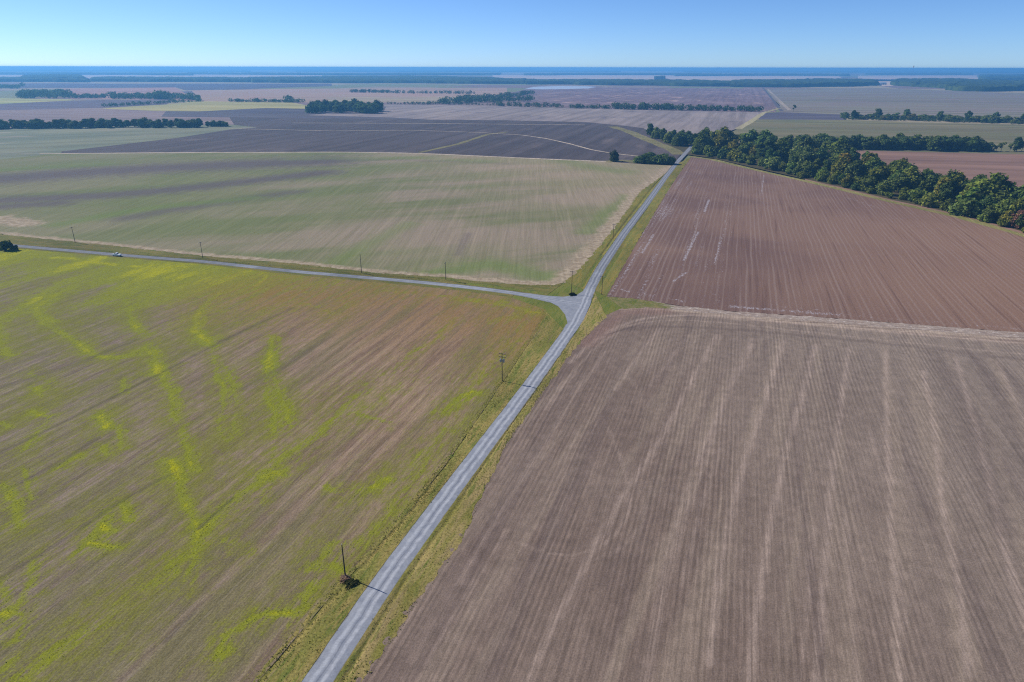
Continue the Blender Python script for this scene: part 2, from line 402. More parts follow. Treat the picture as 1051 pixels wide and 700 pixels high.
# --- field with yellow weeds (front left)
WEED = [  # pixel trail, half width in metres, strength
 ([(-120, 250), (0, 264), (60, 266), (120, 273), (190, 279)], 5.5, .95), ([(190, 279), (300, 289), (420, 301), (520, 311)], 3.5, .5),
 ([(0, 330), (33, 312), (72, 287), (112, 276)], 5, .9), ([(30, 323), (59, 302), (85, 293), (130, 283)], 4, .9),
 ([(34, 318), (36, 326), (56, 342), (79, 352), (95, 367), (108, 371), (131, 368), (158, 352)], 2.3, .95),
 ([(34, 320), (42, 326), (52, 332)], 4, 1.0),
 ([(104, 313), (120, 306)], 3, .95), ([(130, 309), (135, 329), (145, 339), (158, 352), (161, 362), (161, 378), (171, 398), (178, 424), (181, 444), (197, 467)], 1.7, .85),
 ([(135, 329), (150, 352), (155, 365)], 1.8, .9), ([(158, 372), (162, 384)], 2.6, 1.1),
 ([(172, 395), (182, 420), (190, 440), (196, 470)], 1.2, .7),
 ([(176, 474), (184, 493)], 2.0, 1.05), ([(184, 493), (184, 513), (200, 539), (204, 565), (190, 600)], 1.4, .8), ([(192, 466), (198, 484)], 1.6, .9),
 ([(243, 286), (240, 292), (227, 300), (204, 319), (201, 339), (214, 355)], 3.0, 1.0), ([(214, 355), (224, 378), (230, 404), (227, 437), (233, 454)], 1.5, .8),
 ([(240, 392), (243, 425), (243, 446)], 1.2, .7), ([(232, 378), (240, 398)], 1.2, .7),
 ([(281, 346), (273, 376), (273, 404), (280, 424), (283, 444)], 1.5, .85), ([(280, 349), (278, 379), (290, 415), (298, 438)], 1.5, .85), ([(270, 520), (276, 470), (282, 446)], 1.4, .5),
 ([(258, 286), (275, 280), (262, 300)], 3.5, .9), ([(258, 330), (266, 318)], 3, .6), ([(300, 310), (325, 316), (340, 322)], 3.5, .75), ([(310, 300), (345, 306), (360, 314)], 3.0, .6),
 ([(0, 335), (3, 358), (10, 365)], 2.6, .9), ([(31, 385), (49, 388), (51, 402)], 1.6, .75), ([(38, 400), (44, 408)], 2.3, .95), ([(34, 424), (40, 428)], 1.8, .9), ([(52, 428), (38, 450), (28, 462)], 1.4, .6),
 ([(104, 428), (109, 440)], 2.1, 1.1), ([(107, 460), (110, 468)], 1.5, .95), ([(123, 442), (124, 462)], 1.2, .8), ([(128, 391), (125, 404)], 1.5, .7),
 ([(84, 468), (56, 484)], 1.2, .75), ([(55, 400), (20, 420)], 2.0, .4), ([(2, 436), (8, 440)], 1.2, .8),
 ([(104, 540), (112, 546)], 1.8, .95), ([(92, 559), (117, 563)], 1.2, 1.1), ([(125, 516), (131, 536)], 1.2, .8), ([(112, 524), (96, 552), (78, 568)], 1.6, .6),
 ([(204, 551), (232, 522), (262, 500), (290, 483)], 2.6, .66), ([(272, 484), (288, 488)], 1.8, .8), ([(122, 636), (150, 606), (186, 576)], 2.8, .68),
 ([(20, 700), (60, 668), (105, 646)], 3.2, .68), ([(230, 652), (262, 634), (300, 630)], 1.3, 1.0), ([(222, 676), (236, 648)], 1.6, .8), ([(300, 632), (314, 620), (332, 598)], 1.3, .8),
 ([(230, 556), (242, 560)], 1.3, .9), ([(252, 570), (262, 564)], 1.2, .6),
 ([(4, 500), (14, 522), (20, 540)], 1.6, .8), ([(24, 482), (26, 510), (30, 516)], 1.0, .6), ([(36, 578), (30, 610), (14, 640)], 1.6, .6), ([(2, 632), (16, 632)], 1.2, 1.0), ([(26, 640), (16, 660)], 1.1, .7), ([(0, 600), (14, 620), (8, 660)], 1.8, .5), ([(4, 690), (10, 680)], 1.4, .6),
 ([(543, 320), (553, 321)], 2.6, 1.2), ([(470, 308), (505, 312), (538, 317)], 2.6, .7), ([(505, 330), (530, 326), (548, 330)], 6, .5),
 ([(467, 327), (445, 350), (408, 376), (369, 400), (336, 438), (290, 474), (268, 496)], 2.6, .52),
 ([(434, 385), (402, 402), (378, 420)], 4.0, .45), ([(486, 402), (470, 410), (456, 424)], 2.0, .95), ([(458, 440), (440, 462), (430, 468)], 1.8, .6),
 ([(384, 500), (398, 492)], 2.0, 1.05), ([(414, 488), (424, 484)], 1.4, .6), ([(334, 500), (344, 506)], 1.8, .7), ([(350, 512), (372, 518)], 2.0, .35), ([(268, 490), (284, 486)], 2.6, .8),
 ([(362, 425), (376, 430), (392, 434)], 1.6, .7), ([(520, 352), (505, 372)], 3, .45), ([(480, 430), (440, 480), (400, 530), (350, 570)], 3.5, .42), ([(344, 580), (348, 586)], 1.6, 1.0),
 ([(360, 556), (340, 560), (318, 584)], 2.4, .55), ([(320, 600), (310, 612)], 2.2, .6), ([(480, 398), (515, 360), (545, 335)], 4.0, .45),
]
DARKLINE = [([(-20, 476), (60, 438), (164, 385), (230, 350), (300, 317)], .9, .6), ([(0, 596), (60, 560), (130, 512), (180, 486)], .6, .6), ([(204, 544), (226, 524), (240, 512)], .5, .9),
            ([(0, 400), (70, 378), (140, 350)], 1.5, .4), ([(340, 345), (300, 372), (250, 400)], 2.0, .4), ([(0, 508), (60, 478), (100, 452)], .8, .5), ([(170, 660), (200, 630)], .5, .5)]
m = Mat('weedy_stubble'); uv = m.uv(ROAD_H)
lg = m.noise(m.pos(), .012, 4, .55, .6)
a = m.streak(uv, 2.6, 45, 4, .6); b = m.streak(uv, .75, 22, 3, .65, 3.3); c = m.streak(uv, 9, 150, 3, .5, 6.1); f = m.noise(m.pos(), 2.2, 4, .75)
col = m.mix(m.rng(a, .34, .66), srgb(124, 102, 84), srgb(156, 133, 110))
col = m.mix(m.rng(m.dot(m.pos(), (.75, .35, 0)), 60, -60, 0, .6), col, m.mix(m.rng(a, .34, .66), srgb(104, 95, 92), srgb(134, 124, 118)))
col = m.mix(m.rng(c, .42, .66, 0, .7), col, srgb(112, 108, 70))
dk = m.attr('near_side_road')  # nearness to the side road, not mixed into the colour
col = m.mix(m.rng(b, .56, .72, 0, .42), col, srgb(92, 80, 74))
col = m.mix(m.rng(b, .42, .28, 0, .36), col, srgb(160, 146, 132))
wd = m.attr('weed'); gn = m.attr('green')
nz = m.math('ADD', m.math('MULTIPLY', m.math('SUBTRACT', m.streak(uv, 1.0, 6, 4, .65, 1.7), .5), 1.5), m.math('MULTIPLY', m.math('SUBTRACT', f, .5), .9)); nz = m.math('ADD', nz, m.math('MULTIPLY', m.math('SUBTRACT', m.noise(m.pos(), .35, 4, .65), .5), .8))
g1 = m.rng(m.math('ADD', gn, nz), .15, .95)
col = m.mix(m.math('MULTIPLY', g1, .85), col, srgb(118, 118, 44))
w1 = m.rng(m.math('ADD', wd, m.math('MULTIPLY', nz, .8)), .25, .80)
col = m.mix(m.math('MULTIPLY', w1, .88), col, srgb(128, 133, 38))
w2 = m.rng(m.math('ADD', wd, m.math('MULTIPLY', nz, .75)), .85, 1.5)
col = m.mix(m.math('MULTIPLY', w2, .85), col, srgb(166, 164, 18))
col = m.mix(m.math('MULTIPLY', m.attr('rust'), m.rng(a, .4, .62, .2, .75)), col, srgb(138, 106, 66))
col = m.mix(m.math('MULTIPLY', m.attr('furrow'), .65), col, srgb(74, 66, 66))
col = m.scale(col, m.rng(f, .3, .7, .66, 1.18)); col = m.scale(col, m.rng(m.streak(uv, .55, 3.5, 4, .75, 8.2), .3, .7, .84, 1.16))
hb = m.math('ADD', m.math('MULTIPLY', b, .7), f)
m.bsdf(col, .96, .05, bump=hb, bstr=.55, bdist=.22)
C_left = np.array(g(-330, 830)); C_tl = SouthO[-1]
V1i = [tuple(p) for p in offset(np.array(V1o), 1.1)]
Cfield, P = field_grid('weedy_field', [tuple(C_left), V1i[0]], [tuple(p) for p in offset(SouthO, .7)[::-1][::6]] + [V1i[-1]], [tuple(C_left), tuple(offset(SouthO, .7)[-1])], V1i, 420, 360, m.m)
cu, cv = rot_uv(P, ROAD_H); RUV = np.c_[cu, cv * .3]
wv = np.maximum(trails(P, [(a, b_ * .75, c_ * 1.08) for a, b_, c_ in WEED], 1.35, 2.6), .8 * trails(P, [([(x + 7, y + 1) for x, y in a], b_ * .5, c_) for a, b_, c_ in WEED], 1.3, 3.2))
wv = .98 * wv; wv = np.maximum(wv, .50 * trails(P, [(a, b_ * 1.8, c_) for a, b_, c_ in WEED], 1.8, 2.0))
halo = trails(P, [(a, b_ * 2.6, min(1, c_)) for a, b_, c_ in WEED], 1.8)
wv = wv * np.clip(.95 + .6 * fbm(RUV, 8, 12) + .4 * fbm(P, 18, 13), .08, 1.25)
near_road = np.clip(1 - seg_dist(P, V1o) / 26, 0, 1)
north = np.clip(1 - seg_dist(P, SouthO[::8]) / 55, 0, 1)
green = .18 + .44 * fbm(np.c_[cu * 2.2, cv * .55], 60, 5) + .26 * near_road + .18 * north + .28 * np.clip(-(P[:, 0] + 30) / 110, 0, 1) - .14 * np.clip(1 - seg_dist(P, np.array(gl([(330, 340), (420, 400), (330, 480)]))) / 60, 0, 1) + .36 * np.clip(halo, 0, 1) + .22 * fbm(np.c_[cu * 1.0, cv * .12], 7, 15)
left_north = np.clip(1.25 - seg_dist(P, SouthO[::8]) / 100, 0, 1) * np.clip(.6 - (P[:, 0] + 120) / 140, 0, 1)
wv = np.maximum(wv, left_north * (.86 + .9 * fbm(np.c_[cu, cv * .25], 14, 8)))
wv = np.maximum(wv, np.clip(1 - seg_dist(P, np.array(gl([(300, 300), (450, 316), (550, 330), (470, 400), (430, 470)]))) / 45, 0, 1) * (.30 + .5 * fbm(RUV, 11, 18)))
fattr(Cfield, 'weed', wv); fattr(Cfield, 'green', green); fattr(Cfield, 'furrow', trails(P, DARKLINE)); fattr(Cfield, 'rust', np.clip(1 - seg_dist(P, np.array(gl([(290, 300), (420, 312), (545, 335)]))) / 75, 0, 1)); fattr(Cfield, 'near_side_road', north)
C_P, C_w, C_g = P, wv, green

# --- big ploughed field (front right)
TR = [  # pale wheel tracks / planter seams
 ([(736, 343), (710, 389), (677, 454), (638, 510), (600, 580), (560, 660), (540, 700)], 1.2, .75), ([(772, 352), (743, 412), (710, 484), (690, 560), (672, 640), (660, 720)], 1.3, .7), ([(677, 336), (657, 362), (630, 400)], 1.0, .6), ([(707, 343), (667, 395)], 1.0, .5),
 ([(773, 346), (750, 388), (735, 440), (700, 540), (680, 620)], 1.0, .5), ([(804, 349), (780, 425), (757, 497), (740, 580), (728, 680)], 1.4, .8), ([(837, 352), (826, 398), (806, 464), (793, 530), (778, 610), (770, 700)], 1.2, .8), ([(871, 356), (862, 424), (852, 510), (846, 590), (838, 700)], 1.1, .75),
 ([(909, 359), (911, 460), (914, 512), (918, 590), (924, 700)], 1.0, .9), ([(947, 379), (960, 440), (968, 530), (984, 590), (994, 690)], 1.0, .85), ([(980, 362), (1008, 460), (1026, 540), (1060, 660)], 1.0, .8), ([(1023, 369), (1051, 430), (1090, 540)], .9, .7), ([(892, 440), (906, 490), (920, 560), (930, 640)], .8, .5),
 ([(636, 462), (641, 483), (648, 513), (641, 539), (618, 562), (588, 572), (552, 567), (533, 557)], .6, .6), ([(624, 438), (634, 462), (642, 486)], .8, .5), ([(615, 365), (650, 390), (662, 415)], .7, .3), ([(665, 530), (640, 562), (600, 578)], .8, .35), ([(655, 500), (662, 520), (656, 545)], .7, .35),
 ([(470, 600), (505, 540), (550, 470), (590, 405), (622, 360)], .7, .5), ([(560, 420), (596, 372), (618, 350), (640, 338)], 1.0, .5), ([(440, 680), (480, 610), (520, 545)], .6, .4), ([(610, 350), (640, 330), (700, 326), (760, 332), (850, 342), (1051, 362), (1260, 378)], 1.0, .6),
 ([(585, 372), (620, 340), (650, 325), (700, 320), (760, 326), (900, 338), (1051, 351), (1260, 366)], 1.5, .9), ([(540, 600), (570, 540), (590, 500)], .7, .3), ([(700, 600), (720, 520), (740, 460)], .9, .35), ([(820, 700), (830, 620), (836, 540)], .9, .45), ([(880, 700), (872, 600), (868, 520)], .9, .4)]
DK = [([(640, 338), (660, 334), (700, 334), (760, 338), (900, 350), (1051, 368), (1260, 386)], 1.6, .5), ([(620, 344), (640, 338), (655, 334)], .7, .9), ([(958, 360), (980, 400), (1000, 450), (1030, 540)], 3.2, .5), ([(1003, 366), (1030, 410), (1060, 480)], 3.0, .5), ([(620, 600), (640, 560)], 2, .4)]
m = Mat('ploughed_soil'); uv = m.uv(ROAD_H); uv2 = m.uv(ROAD_H + 8)
lg = m.noise(m.pos(), .016, 4, .55, .4)
a = m.streak(uv, 1.9, 120, 4, .6); b = m.streak(uv, .62, 40, 3, .6, 2.3); c = m.streak(uv, 7, 300, 3, .5, 6.1); f = m.noise(m.pos(), 2.6, 4, .75)
bx = m.streak(uv2, 6, 160, 3, .55, 8.8)
col = m.mix(m.rng(lg, .35, .65), srgb(118, 102, 92), srgb(130, 114, 103))
col = m.mix(m.rng(m.dot(m.pos(), (1, 0, 0)), 20, 190, 0, .75), col, srgb(140, 127, 116))
col = m.mix(m.rng(c, .52, .64, 0, .30), col, srgb(96, 83, 81))
col = m.mix(m.rng(bx, .46, .68, 0, .45), col, srgb(154, 138, 122))
col = m.mix(m.rng(a, .54, .74, 0, .26), col, srgb(150, 134, 120))
col = m.mix(m.rng(a, .46, .26, 0, .24), col, srgb(92, 80, 76))
col = m.mix(m.rng(m.math('ADD', m.attr('headland'), m.math('MULTIPLY', m.math('SUBTRACT', m.noise(m.pos(), .12, 5, .65), .5), .8)), .2, .7, 0, .75), col, m.mix(m.rng(m.streak(m.uv(ROAD_H + 83), 1.6, 40, 3), .38, .62), srgb(138, 120, 108), srgb(182, 164, 146)))
row = m.math('SINE', m.math('MULTIPLY', m.math('ADD', uv[0], m.math('MULTIPLY', m.noise(m.pos(), .03, 2), 1.6)), 2 * math.pi / 1.52))
rowm = m.math('MULTIPLY', m.rng(row, -1, 1, -1, 1, False), m.rng(m.streak(uv, 12, 120, 3, .5, 1.1), .4, .6, .03, .14))
tr = m.math('MULTIPLY', m.attr('track'), m.rng(b, .32, .58, .35, 1.15))
col = m.mix(m.math('MULTIPLY', tr, .50, True), col, srgb(172, 153, 140))
col = m.mix(m.math('MULTIPLY', m.attr('dark'), .55), col, srgb(88, 76, 74))
col = m.mix(m.rng(m.math('ADD', m.attr('head'), m.math('MULTIPLY', m.math('SUBTRACT', lg, .5), 1.0)), .3, .9, 0, .6), col, srgb(134, 108, 98))
k = m.math('ADD', m.rng(b, .25, .75, .90, 1.10), rowm)
k = m.math('MULTIPLY', k, m.rng(f, .3, .7, .76, 1.24)); k = m.math('MULTIPLY', k, m.rng(m.streak(uv, .5, 4.0, 4, .8, 8.2), .3, .7, .86, 1.14)); k = m.math('MULTIPLY', k, .90); k = m.math('MULTIPLY', k, m.rng(m.noise(m.pos(), .22, 5, .7), .3, .7, .88, 1.12))
col = m.scale(col, k)
m.bsdf(col, .97, .05, bump=m.math('ADD', b, m.math('MULTIPLY', f, .6)), bstr=.45, bdist=.16)
Aright = gl([(1260, 830), (1260, 362)])
V5i = [tuple(p) for p in offset(np.array(V5o), -1.6)]; Ati = [V5i[-1]] + [tuple(p) for p in offset(np.array(Atop), -.8)[1:]]; Aright[-1] = Ati[-1]
Afield, P = field_grid('ploughed_field', [V5i[0], Aright[0]], Ati, V5i, Aright, 330, 330, m.m, .005)
fattr(Afield, 'track', trails(P, [(a, b_ * .8, c_ * 1.05) for a, b_, c_ in TR], 1.2)); fattr(Afield, 'dark', trails(P, DK))
fattr(Afield, 'headland', np.clip(1.15 - seg_dist(P, np.array(Atop)) / np.interp(P[:, 0], [60, 110, 240], [5, 9, 12]), 0, 1)); fattr(Afield, 'head', np.clip(1 - seg_dist(P, gl([(600, 352), (640, 320), (680, 318)])) / 14, 0, 1))

# --- red-brown row field (middle right)
m = Mat('row_crop_soil'); uv = m.uv(ROAD_H)
lg = m.noise(m.pos(), .006, 4, .55, .5)
row = m.math('SINE', m.math('MULTIPLY', m.math('ADD', uv[0], m.math('MULTIPLY', m.noise(m.pos(), .012, 2), 3.5)), 2 * math.pi / 3.1))
a = m.streak(uv, 2.1, 150, 3, .6); b = m.streak(uv, .9, 25, 3, .65, 2.2); f = m.noise(m.pos(), 1.2, 4, .7)
col = m.mix(m.rng(lg, .38, .62), srgb(121, 97, 89), srgb(138, 112, 99))
col = m.mix(m.rng(m.dot(m.pos(), (.8, -.35, 0)), -40, 150, 0, .7), col, srgb(152, 121, 101))
rm = m.math('MULTIPLY', m.rng(row, .0, .9), m.rng(a, .40, .62, .05, .38))
col = m.mix(rm, col, srgb(162, 145, 136))
col = m.mix(m.rng(a, .44, .32, 0, .45), col, srgb(96, 74, 68))
wp = m.math('ADD', m.attr('lint'), m.math('MULTIPLY', m.math('SUBTRACT', m.streak(uv, 1.1, 3.5, 5, .75, 4.1), .5), 3.2))
col = m.mix(m.rng(wp, .60, 1.15, 0, .75), col, srgb(178, 172, 178))
col = m.scale(col, m.rng(f, .3, .7, .64, .98))
m.bsdf(col, .97, .05)
Bright = gl([(1260, 353), (1260, 300)])
Bfield, P = field_grid('row_crop_field', Bbot, Btop, V6o, Bright, 300, 260, m.m, .01)
LINT = [([(667, 246), (662, 254)], 1.6, .9), ([(726, 208), (724, 213)], 3.0, 1.0), ([(712, 246), (706, 258)], 1.4, 1.0), ([(738, 250), (735, 262)], 1.0, .9), ([(700, 282), (694, 286)], 1.3, 1.0), ([(718, 228), (710, 244)], 1.0, .7), ([(750, 200), (742, 236)], .9, .6), ([(783, 184), (782, 192)], 1.6, .8), ([(746, 230), (740, 252)], .9, .6),
        ([(638, 297), (645, 299)], 1.2, 1.0), ([(655, 300), (668, 303)], 1.6, .7), ([(688, 306), (702, 309)], 1.2, .8), ([(750, 314), (860, 322)], 2.0, .75), ([(860, 322), (960, 329), (1051, 336)], 1.6, .5), ([(790, 312), (880, 322)], 3.2, .45), ([(650, 284), (690, 236)], .8, .4), ([(880, 210), (930, 226), (960, 240)], 6, .35), ([(870, 202), (900, 212)], 4, .5)]
bu, bv = rot_uv(P, ROAD_H); LINT = [([(a[0][0] * 1.7 - a[1][0] * .7, a[0][1] * 1.7 - a[1][1] * .7), (a[1][0] * 1.7 - a[0][0] * .7, a[1][1] * 1.7 - a[0][1] * .7)], min(b_, 1.8) * .6, c_ * 1.0) if i_ < 9 else (a, b_, c_) for i_, (a, b_, c_) in enumerate(LINT)]; bl = np.clip(1 - seg_dist(P, np.array(V6o)) / 170, 0, 1) * np.clip(.30 + 1.1 * fbm(np.c_[bu * 3.2, bv * .12], 10, 6), 0, .8)
fattr(Bfield, 'lint', np.maximum(trails(P, [(a, b_ * 1.25, c_ * 1.1) for a, b_, c_ in LINT]), bl))

# --- green-brown field (middle left)
m = Mat('sprouting_field'); uv = m.uv(1.5); uw = m.uv(ROAD_H + 50)
lg = m.noise(m.pos(), .0048, 4, .55, .6); lb = m.streak(uw, 60, 260, 4, .55, 2.0)
a = m.streak(uv, 4.5, 220, 3, .55); b = m.streak(uv, 1.5, 60, 3, .65, 2.2); f = m.noise(m.pos(), .9, 4, .7)
col = m.mix(m.rng(lb, .36, .62), srgb(104, 105, 76), srgb(130, 118, 102))
col = m.mix(m.rng(lg, .48, .66, 0, .7), col, srgb(102, 107, 70))
col = m.mix(m.rng(a, .48, .72, 0, .28), col, srgb(150, 136, 114))
col = m.mix(m.rng(a, .50, .28, 0, .28), col, srgb(104, 104, 64))
col = m.mix(m.rng(m.math('ADD', m.dot(m.pos(), (1, 0, 0)), m.rng(lb, .3, .7, -120, 120)), -300, 60, .5, 0), col, srgb(96, 106, 62))
col = m.mix(m.rng(m.dot(m.pos(), (.8, .5, 0)), 270, 480, 0, .5), col, srgb(148, 132, 110))
col = m.mix(m.math('MULTIPLY', m.attr('damp'), .8), col, srgb(86, 77, 82))
col = m.mix(m.math('MULTIPLY', m.attr('fresh'), .75), col, srgb(96, 112, 58))
edge = m.math('ADD', m.attr('margin'), m.math('MULTIPLY', m.math('SUBTRACT', m.noise(m.pos(), .08, 4, .65), .5), .9))
col = m.mix(m.rng(edge, .35, .75, 0, .9), col, m.mix(m.rng(m.noise(m.pos(), .25, 4), .35, .65), srgb(132, 117, 97), srgb(158, 144, 124)))
col = m.scale(col, m.rng(f, .3, .7, .98, 1.34)); col = m.scale(col, m.rng(b, .3, .7, .90, 1.10))
m.bsdf(col, .97, .05)
Dtop = gl([(-330, 176), (-100, 170), (0, 165.5), (60, 159), (170, 158), (350, 156.7), (430, 157.7), (510, 161), (620, 165.5), (660, 168), (692, 169.5)])
Di = [tuple(p) for p in offset(np.array(Dout), 1.2)]; Di[-1] = Dout[-1]
Dfield, P = field_grid('sprouting_field', Di[:12], Dtop, [Di[0], Dtop[0]], Di[11:], 380, 240, m.m, .0)
DAMP = [([(-200, 196), (0, 186), (90, 178), (200, 172), (330, 166)], 46, 1.0), ([(-100, 212), (60, 205), (140, 200), (230, 190), (330, 178)], 22, .95), ([(-100, 226), (0, 214), (60, 210)], 16, .9), ([(130, 225), (230, 208), (300, 198)], 13, .7), ([(220, 168), (400, 164), (520, 168)], 10, .25), ([(470, 262), (480, 240)], 3, .4)]
FRESH = [([(60, 232), (150, 215), (260, 204)], 10, .8), ([(430, 285), (500, 270), (560, 284)], 12, .9), ([(560, 160), (610, 172), (640, 176)], 18, .6), ([(340, 272), (380, 250), (420, 230)], 8, .6), ([(0, 176), (100, 170)], 20, .5), ([(600, 238), (630, 214), (645, 200)], 8, .7), ([(300, 164), (420, 162), (500, 166)], 16, .5)]
PALE = [([(-60, 226), (0, 226), (26, 232)], 16, .75)]
fattr(Dfield, 'damp', trails(P, DAMP)); fattr(Dfield, 'fresh', trails(P, FRESH))
fattr(Dfield, 'margin', np.maximum(np.clip(1.05 - seg_dist(P, Dout) / np.interp(P[:, 0], [-60, 30], [12, 19]), 0, 1), trails(P, PALE)))

# ------------------------------------------------------------------ far fields (each its own sheet, nearer sheets higher)
FAR = [
 # name, pixel outline, z, colours, heading
 ('pale_green_field', [(-330, 178), (-100, 172), (0, 167), (62, 159.5), (63, 157), (180, 143), (235, 134), (264, 131.6), (238, 129), (0, 133.5), (-300, 139)], -.04, srgb(122, 124, 100), srgb(104, 112, 92), 60, srgb(134, 130, 112)),
 ('dark_ploughed_field', [(62, 159.5), (63, 157), (180, 143), (235, 134), (264, 131.6), (240, 129), (235, 121.5), (340, 122), (440, 123), (520, 123.5), (600, 125), (640, 128.5), (660, 131), (676, 141), (692, 151), (700, 156), (690, 168), (660, 168), (620, 165.5), (510, 161), (430, 157.7), (350, 156.7), (170, 158)], -.03, srgb(84, 76, 76), srgb(76, 69, 70), ROAD_H, srgb(98, 88, 86)),
 ('lavender_field', [(-300, 137), (-300, 117), (0, 115), (110, 112), (170, 115.4), (165, 121), (235, 121.5), (240, 129), (0, 134)], -.06, srgb(124, 108, 106), srgb(136, 118, 112), 100, None),
 ('dark_strip_field', [(165, 121), (170, 115.4), (204, 115.4), (273, 111.7), (314, 112.5), (316, 119), (400, 121), (440, 123), (340, 122), (235, 121.5)], -.05, srgb(82, 76, 84), srgb(90, 84, 86), 100, None),
 ('grey_row_field', [(316, 119), (330, 117.5), (392, 117.5), (396, 110), (380, 107.6), (450, 107.8), (520, 108.8), (600, 111), (700, 113), (783, 114.5), (757, 131), (745, 138), (700, 150), (690, 150), (660, 131), (640, 128.5), (600, 125), (520, 123.5), (440, 123), (400, 121)], -.05, srgb(128, 118, 116), srgb(142, 130, 124), ROAD_H, srgb(114, 106, 108)),
 ('yellow_green_field', [(104, 112.5), (170, 108.5), (204, 105), (300, 106), (318, 109.5), (314, 112.4), (273, 111.7), (204, 115.4), (160, 115.2), (110, 113.2)], -.055, srgb(150, 146, 92), srgb(164, 154, 98), 100, None),
 ('blue_grey_field', [(-300, 117), (-300, 108), (0, 108.5), (70, 104.8), (180, 103), (170, 108.5), (104, 112.5), (0, 115)], -.07, srgb(92, 82, 90), srgb(104, 92, 98), 100, None),
 ('bright_green_field', [(-300, 108), (-300, 104), (0, 102.8), (72, 103.6), (76, 104.6), (0, 108.5)], -.065, srgb(152, 158, 92), srgb(158, 150, 96), 100, None),
 ('pink_soil_field', [(64, 92.5), (180, 91), (202, 105), (108, 103), (72, 103)], -.075, srgb(160, 126, 114), srgb(150, 116, 108), 100, None),
 ('tan_soil_field', [(196, 94), (290, 92), (520, 90), (520, 97), (500, 100), (340, 102), (330, 106), (300, 106), (206, 105)], -.075, srgb(160, 130, 114), srgb(156, 134, 114), 100, srgb(150, 134, 112)),
 ('blue_dark_field', [(20, 92.3), (20, 88), (180, 87), (340, 86.5), (340, 89), (230, 93), (190, 94), (180, 91)], -.085, srgb(82, 76, 88), srgb(90, 84, 96), 100, None),
 ('straw_field', [(335, 100.2), (500, 99.5), (498, 103.5), (440, 106), (335, 106)], -.07, srgb(160, 146, 116), srgb(150, 132, 112), 100, None),
 ('mauve_field', [(300, 106), (440, 105.5), (470, 108), (396, 110), (385, 107), (318, 109.5)], -.068, srgb(132, 110, 108), srgb(116, 98, 100), 100, None),
 ('purple_grey_field', [(520, 97), (540, 91), (600, 89.2), (783, 90), (787, 95), (800, 107), (795, 114), (783, 114.5), (700, 113), (600, 111), (545, 108.5)], -.07, srgb(112, 94, 98), srgb(124, 106, 106), ROAD_H, srgb(160, 134, 126)),
 ('beige_flat_field', [(786, 90), (900, 89), (1051, 94), (1300, 97), (1300, 124), (1051, 120), (860, 117), (800, 114), (796, 107)], -.07, srgb(124, 114, 106), srgb(122, 118, 100), 100, srgb(138, 120, 114)),
 ('slate_field', [(781, 115.5), (800, 114), (866, 116.5), (868, 122), (778, 121.8)], -.06, srgb(84, 78, 88), srgb(92, 86, 94), 100, None),
 ('olive_field', [(690, 152), (757, 131), (778, 121.6), (868, 121.8), (940, 124), (1051, 126), (1300, 131), (1300, 165), (1051, 157), (840, 153), (720, 156)], -.05, srgb(112, 110, 78), srgb(122, 114, 84), 100, srgb(102, 104, 74)),
 ('red_brown_field', [(800, 152), (840, 152.5), (1051, 156.5), (1300, 165), (1300, 312), (1051, 243), (985, 224), (917, 209), (864, 196), (830, 188)], -.045, srgb(124, 98, 86), srgb(136, 108, 94), 100, None),
]
FAR += [('distant_field', px, -.15, srgb(182, 160, 140), srgb(196, 176, 158), 100, None) for px in (
 [(-300, 83), (60, 82), (140, 82), (330, 82.4), (330, 78), (100, 77.6), (-300, 79)], [(505, 83), (690, 83.4), (690, 76.6), (505, 77)], [(690, 84), (870, 82.4), (860, 76.8), (690, 77)], [(880, 82), (1005, 82), (1002, 75.6), (880, 76.4)], [(900, 87), (916, 86.6), (920, 80), (898, 80)],
 [(-100, 76.9), (150, 76.6), (150, 75.9), (-100, 76.1)], [(220, 75.9), (420, 75.8), (400, 75.1), (240, 75.2)], [(430, 75.5), (660, 75.2), (640, 74.6), (450, 74.7)], [(60, 73.8), (300, 73.6), (280, 73.1), (80, 73.2)], [(500, 73.4), (690, 73.2), (690, 72.8), (500, 73)], [(720, 74.8), (870, 74.4), (870, 73.9), (720, 74.2)])]
for nm, px, z, c1, c2, hd, c3 in FAR:
    poly_sheet(nm, px, z, far_field(nm, c1, c2, hd, 18 if hd == ROAD_H else 40, 130, c3))
# far pond, its pale glint put into the water colour
m = Mat('pond_water'); nzw = m.noise(m.pos(), .05, 3)
m.bsdf(srgb(176, 186, 196), .45, .5, bump=nzw, bstr=.1)
poly_sheet('pond', [(538, 91), (548, 89), (575, 88), (600, 88.2), (612, 88.8), (604, 90.4), (580, 91.2), (552, 91.6)], -.03, m.m)
# pale farm tracks and grass strips
DIRT = far_field('track_dirt', srgb(166, 152, 134), srgb(180, 166, 148), ROAD_H, 4, 30)
GSTRIP = grass_mat('far_grass', srgb(112, 110, 74), srgb(132, 122, 90), srgb(100, 104, 66))
def strip(name, px, w, z, mat, n=60):
    c = smooth_line(gl(px), n, 3); wj = w * (1 + .35 * fbm(c, 30, 2))
    o = ribbon(name, offset(c, -wj / 2), offset(c, wj / 2), lambda t, w_, p: z, mat, 3, n); return o
strip('farm_track', [(40, 159.6), (170, 158), (350, 156.7), (430, 157.7), (510, 161), (560, 163.2), (622, 165.4)], 8, .06, DIRT)
strip('farm_track', [(512, 137.3), (535, 138.5), (560, 142), (585, 147.5), (607, 153.5), (630, 157.2), (655, 159.8), (690, 163)], 4.5, .08, DIRT)
strip('farm_track', [(430, 157), (470, 148), (500, 138), (520, 135.5)], 9, .07, GSTRIP)
strip('farm_track', [(235, 133), (340, 135), (420, 134), (490, 136), (512, 137.3)], 4.5, .075, DIRT)
strip('farm_track', [(300, 127), (420, 127), (520, 127.5), (600, 128)], 6, .075, DIRT)
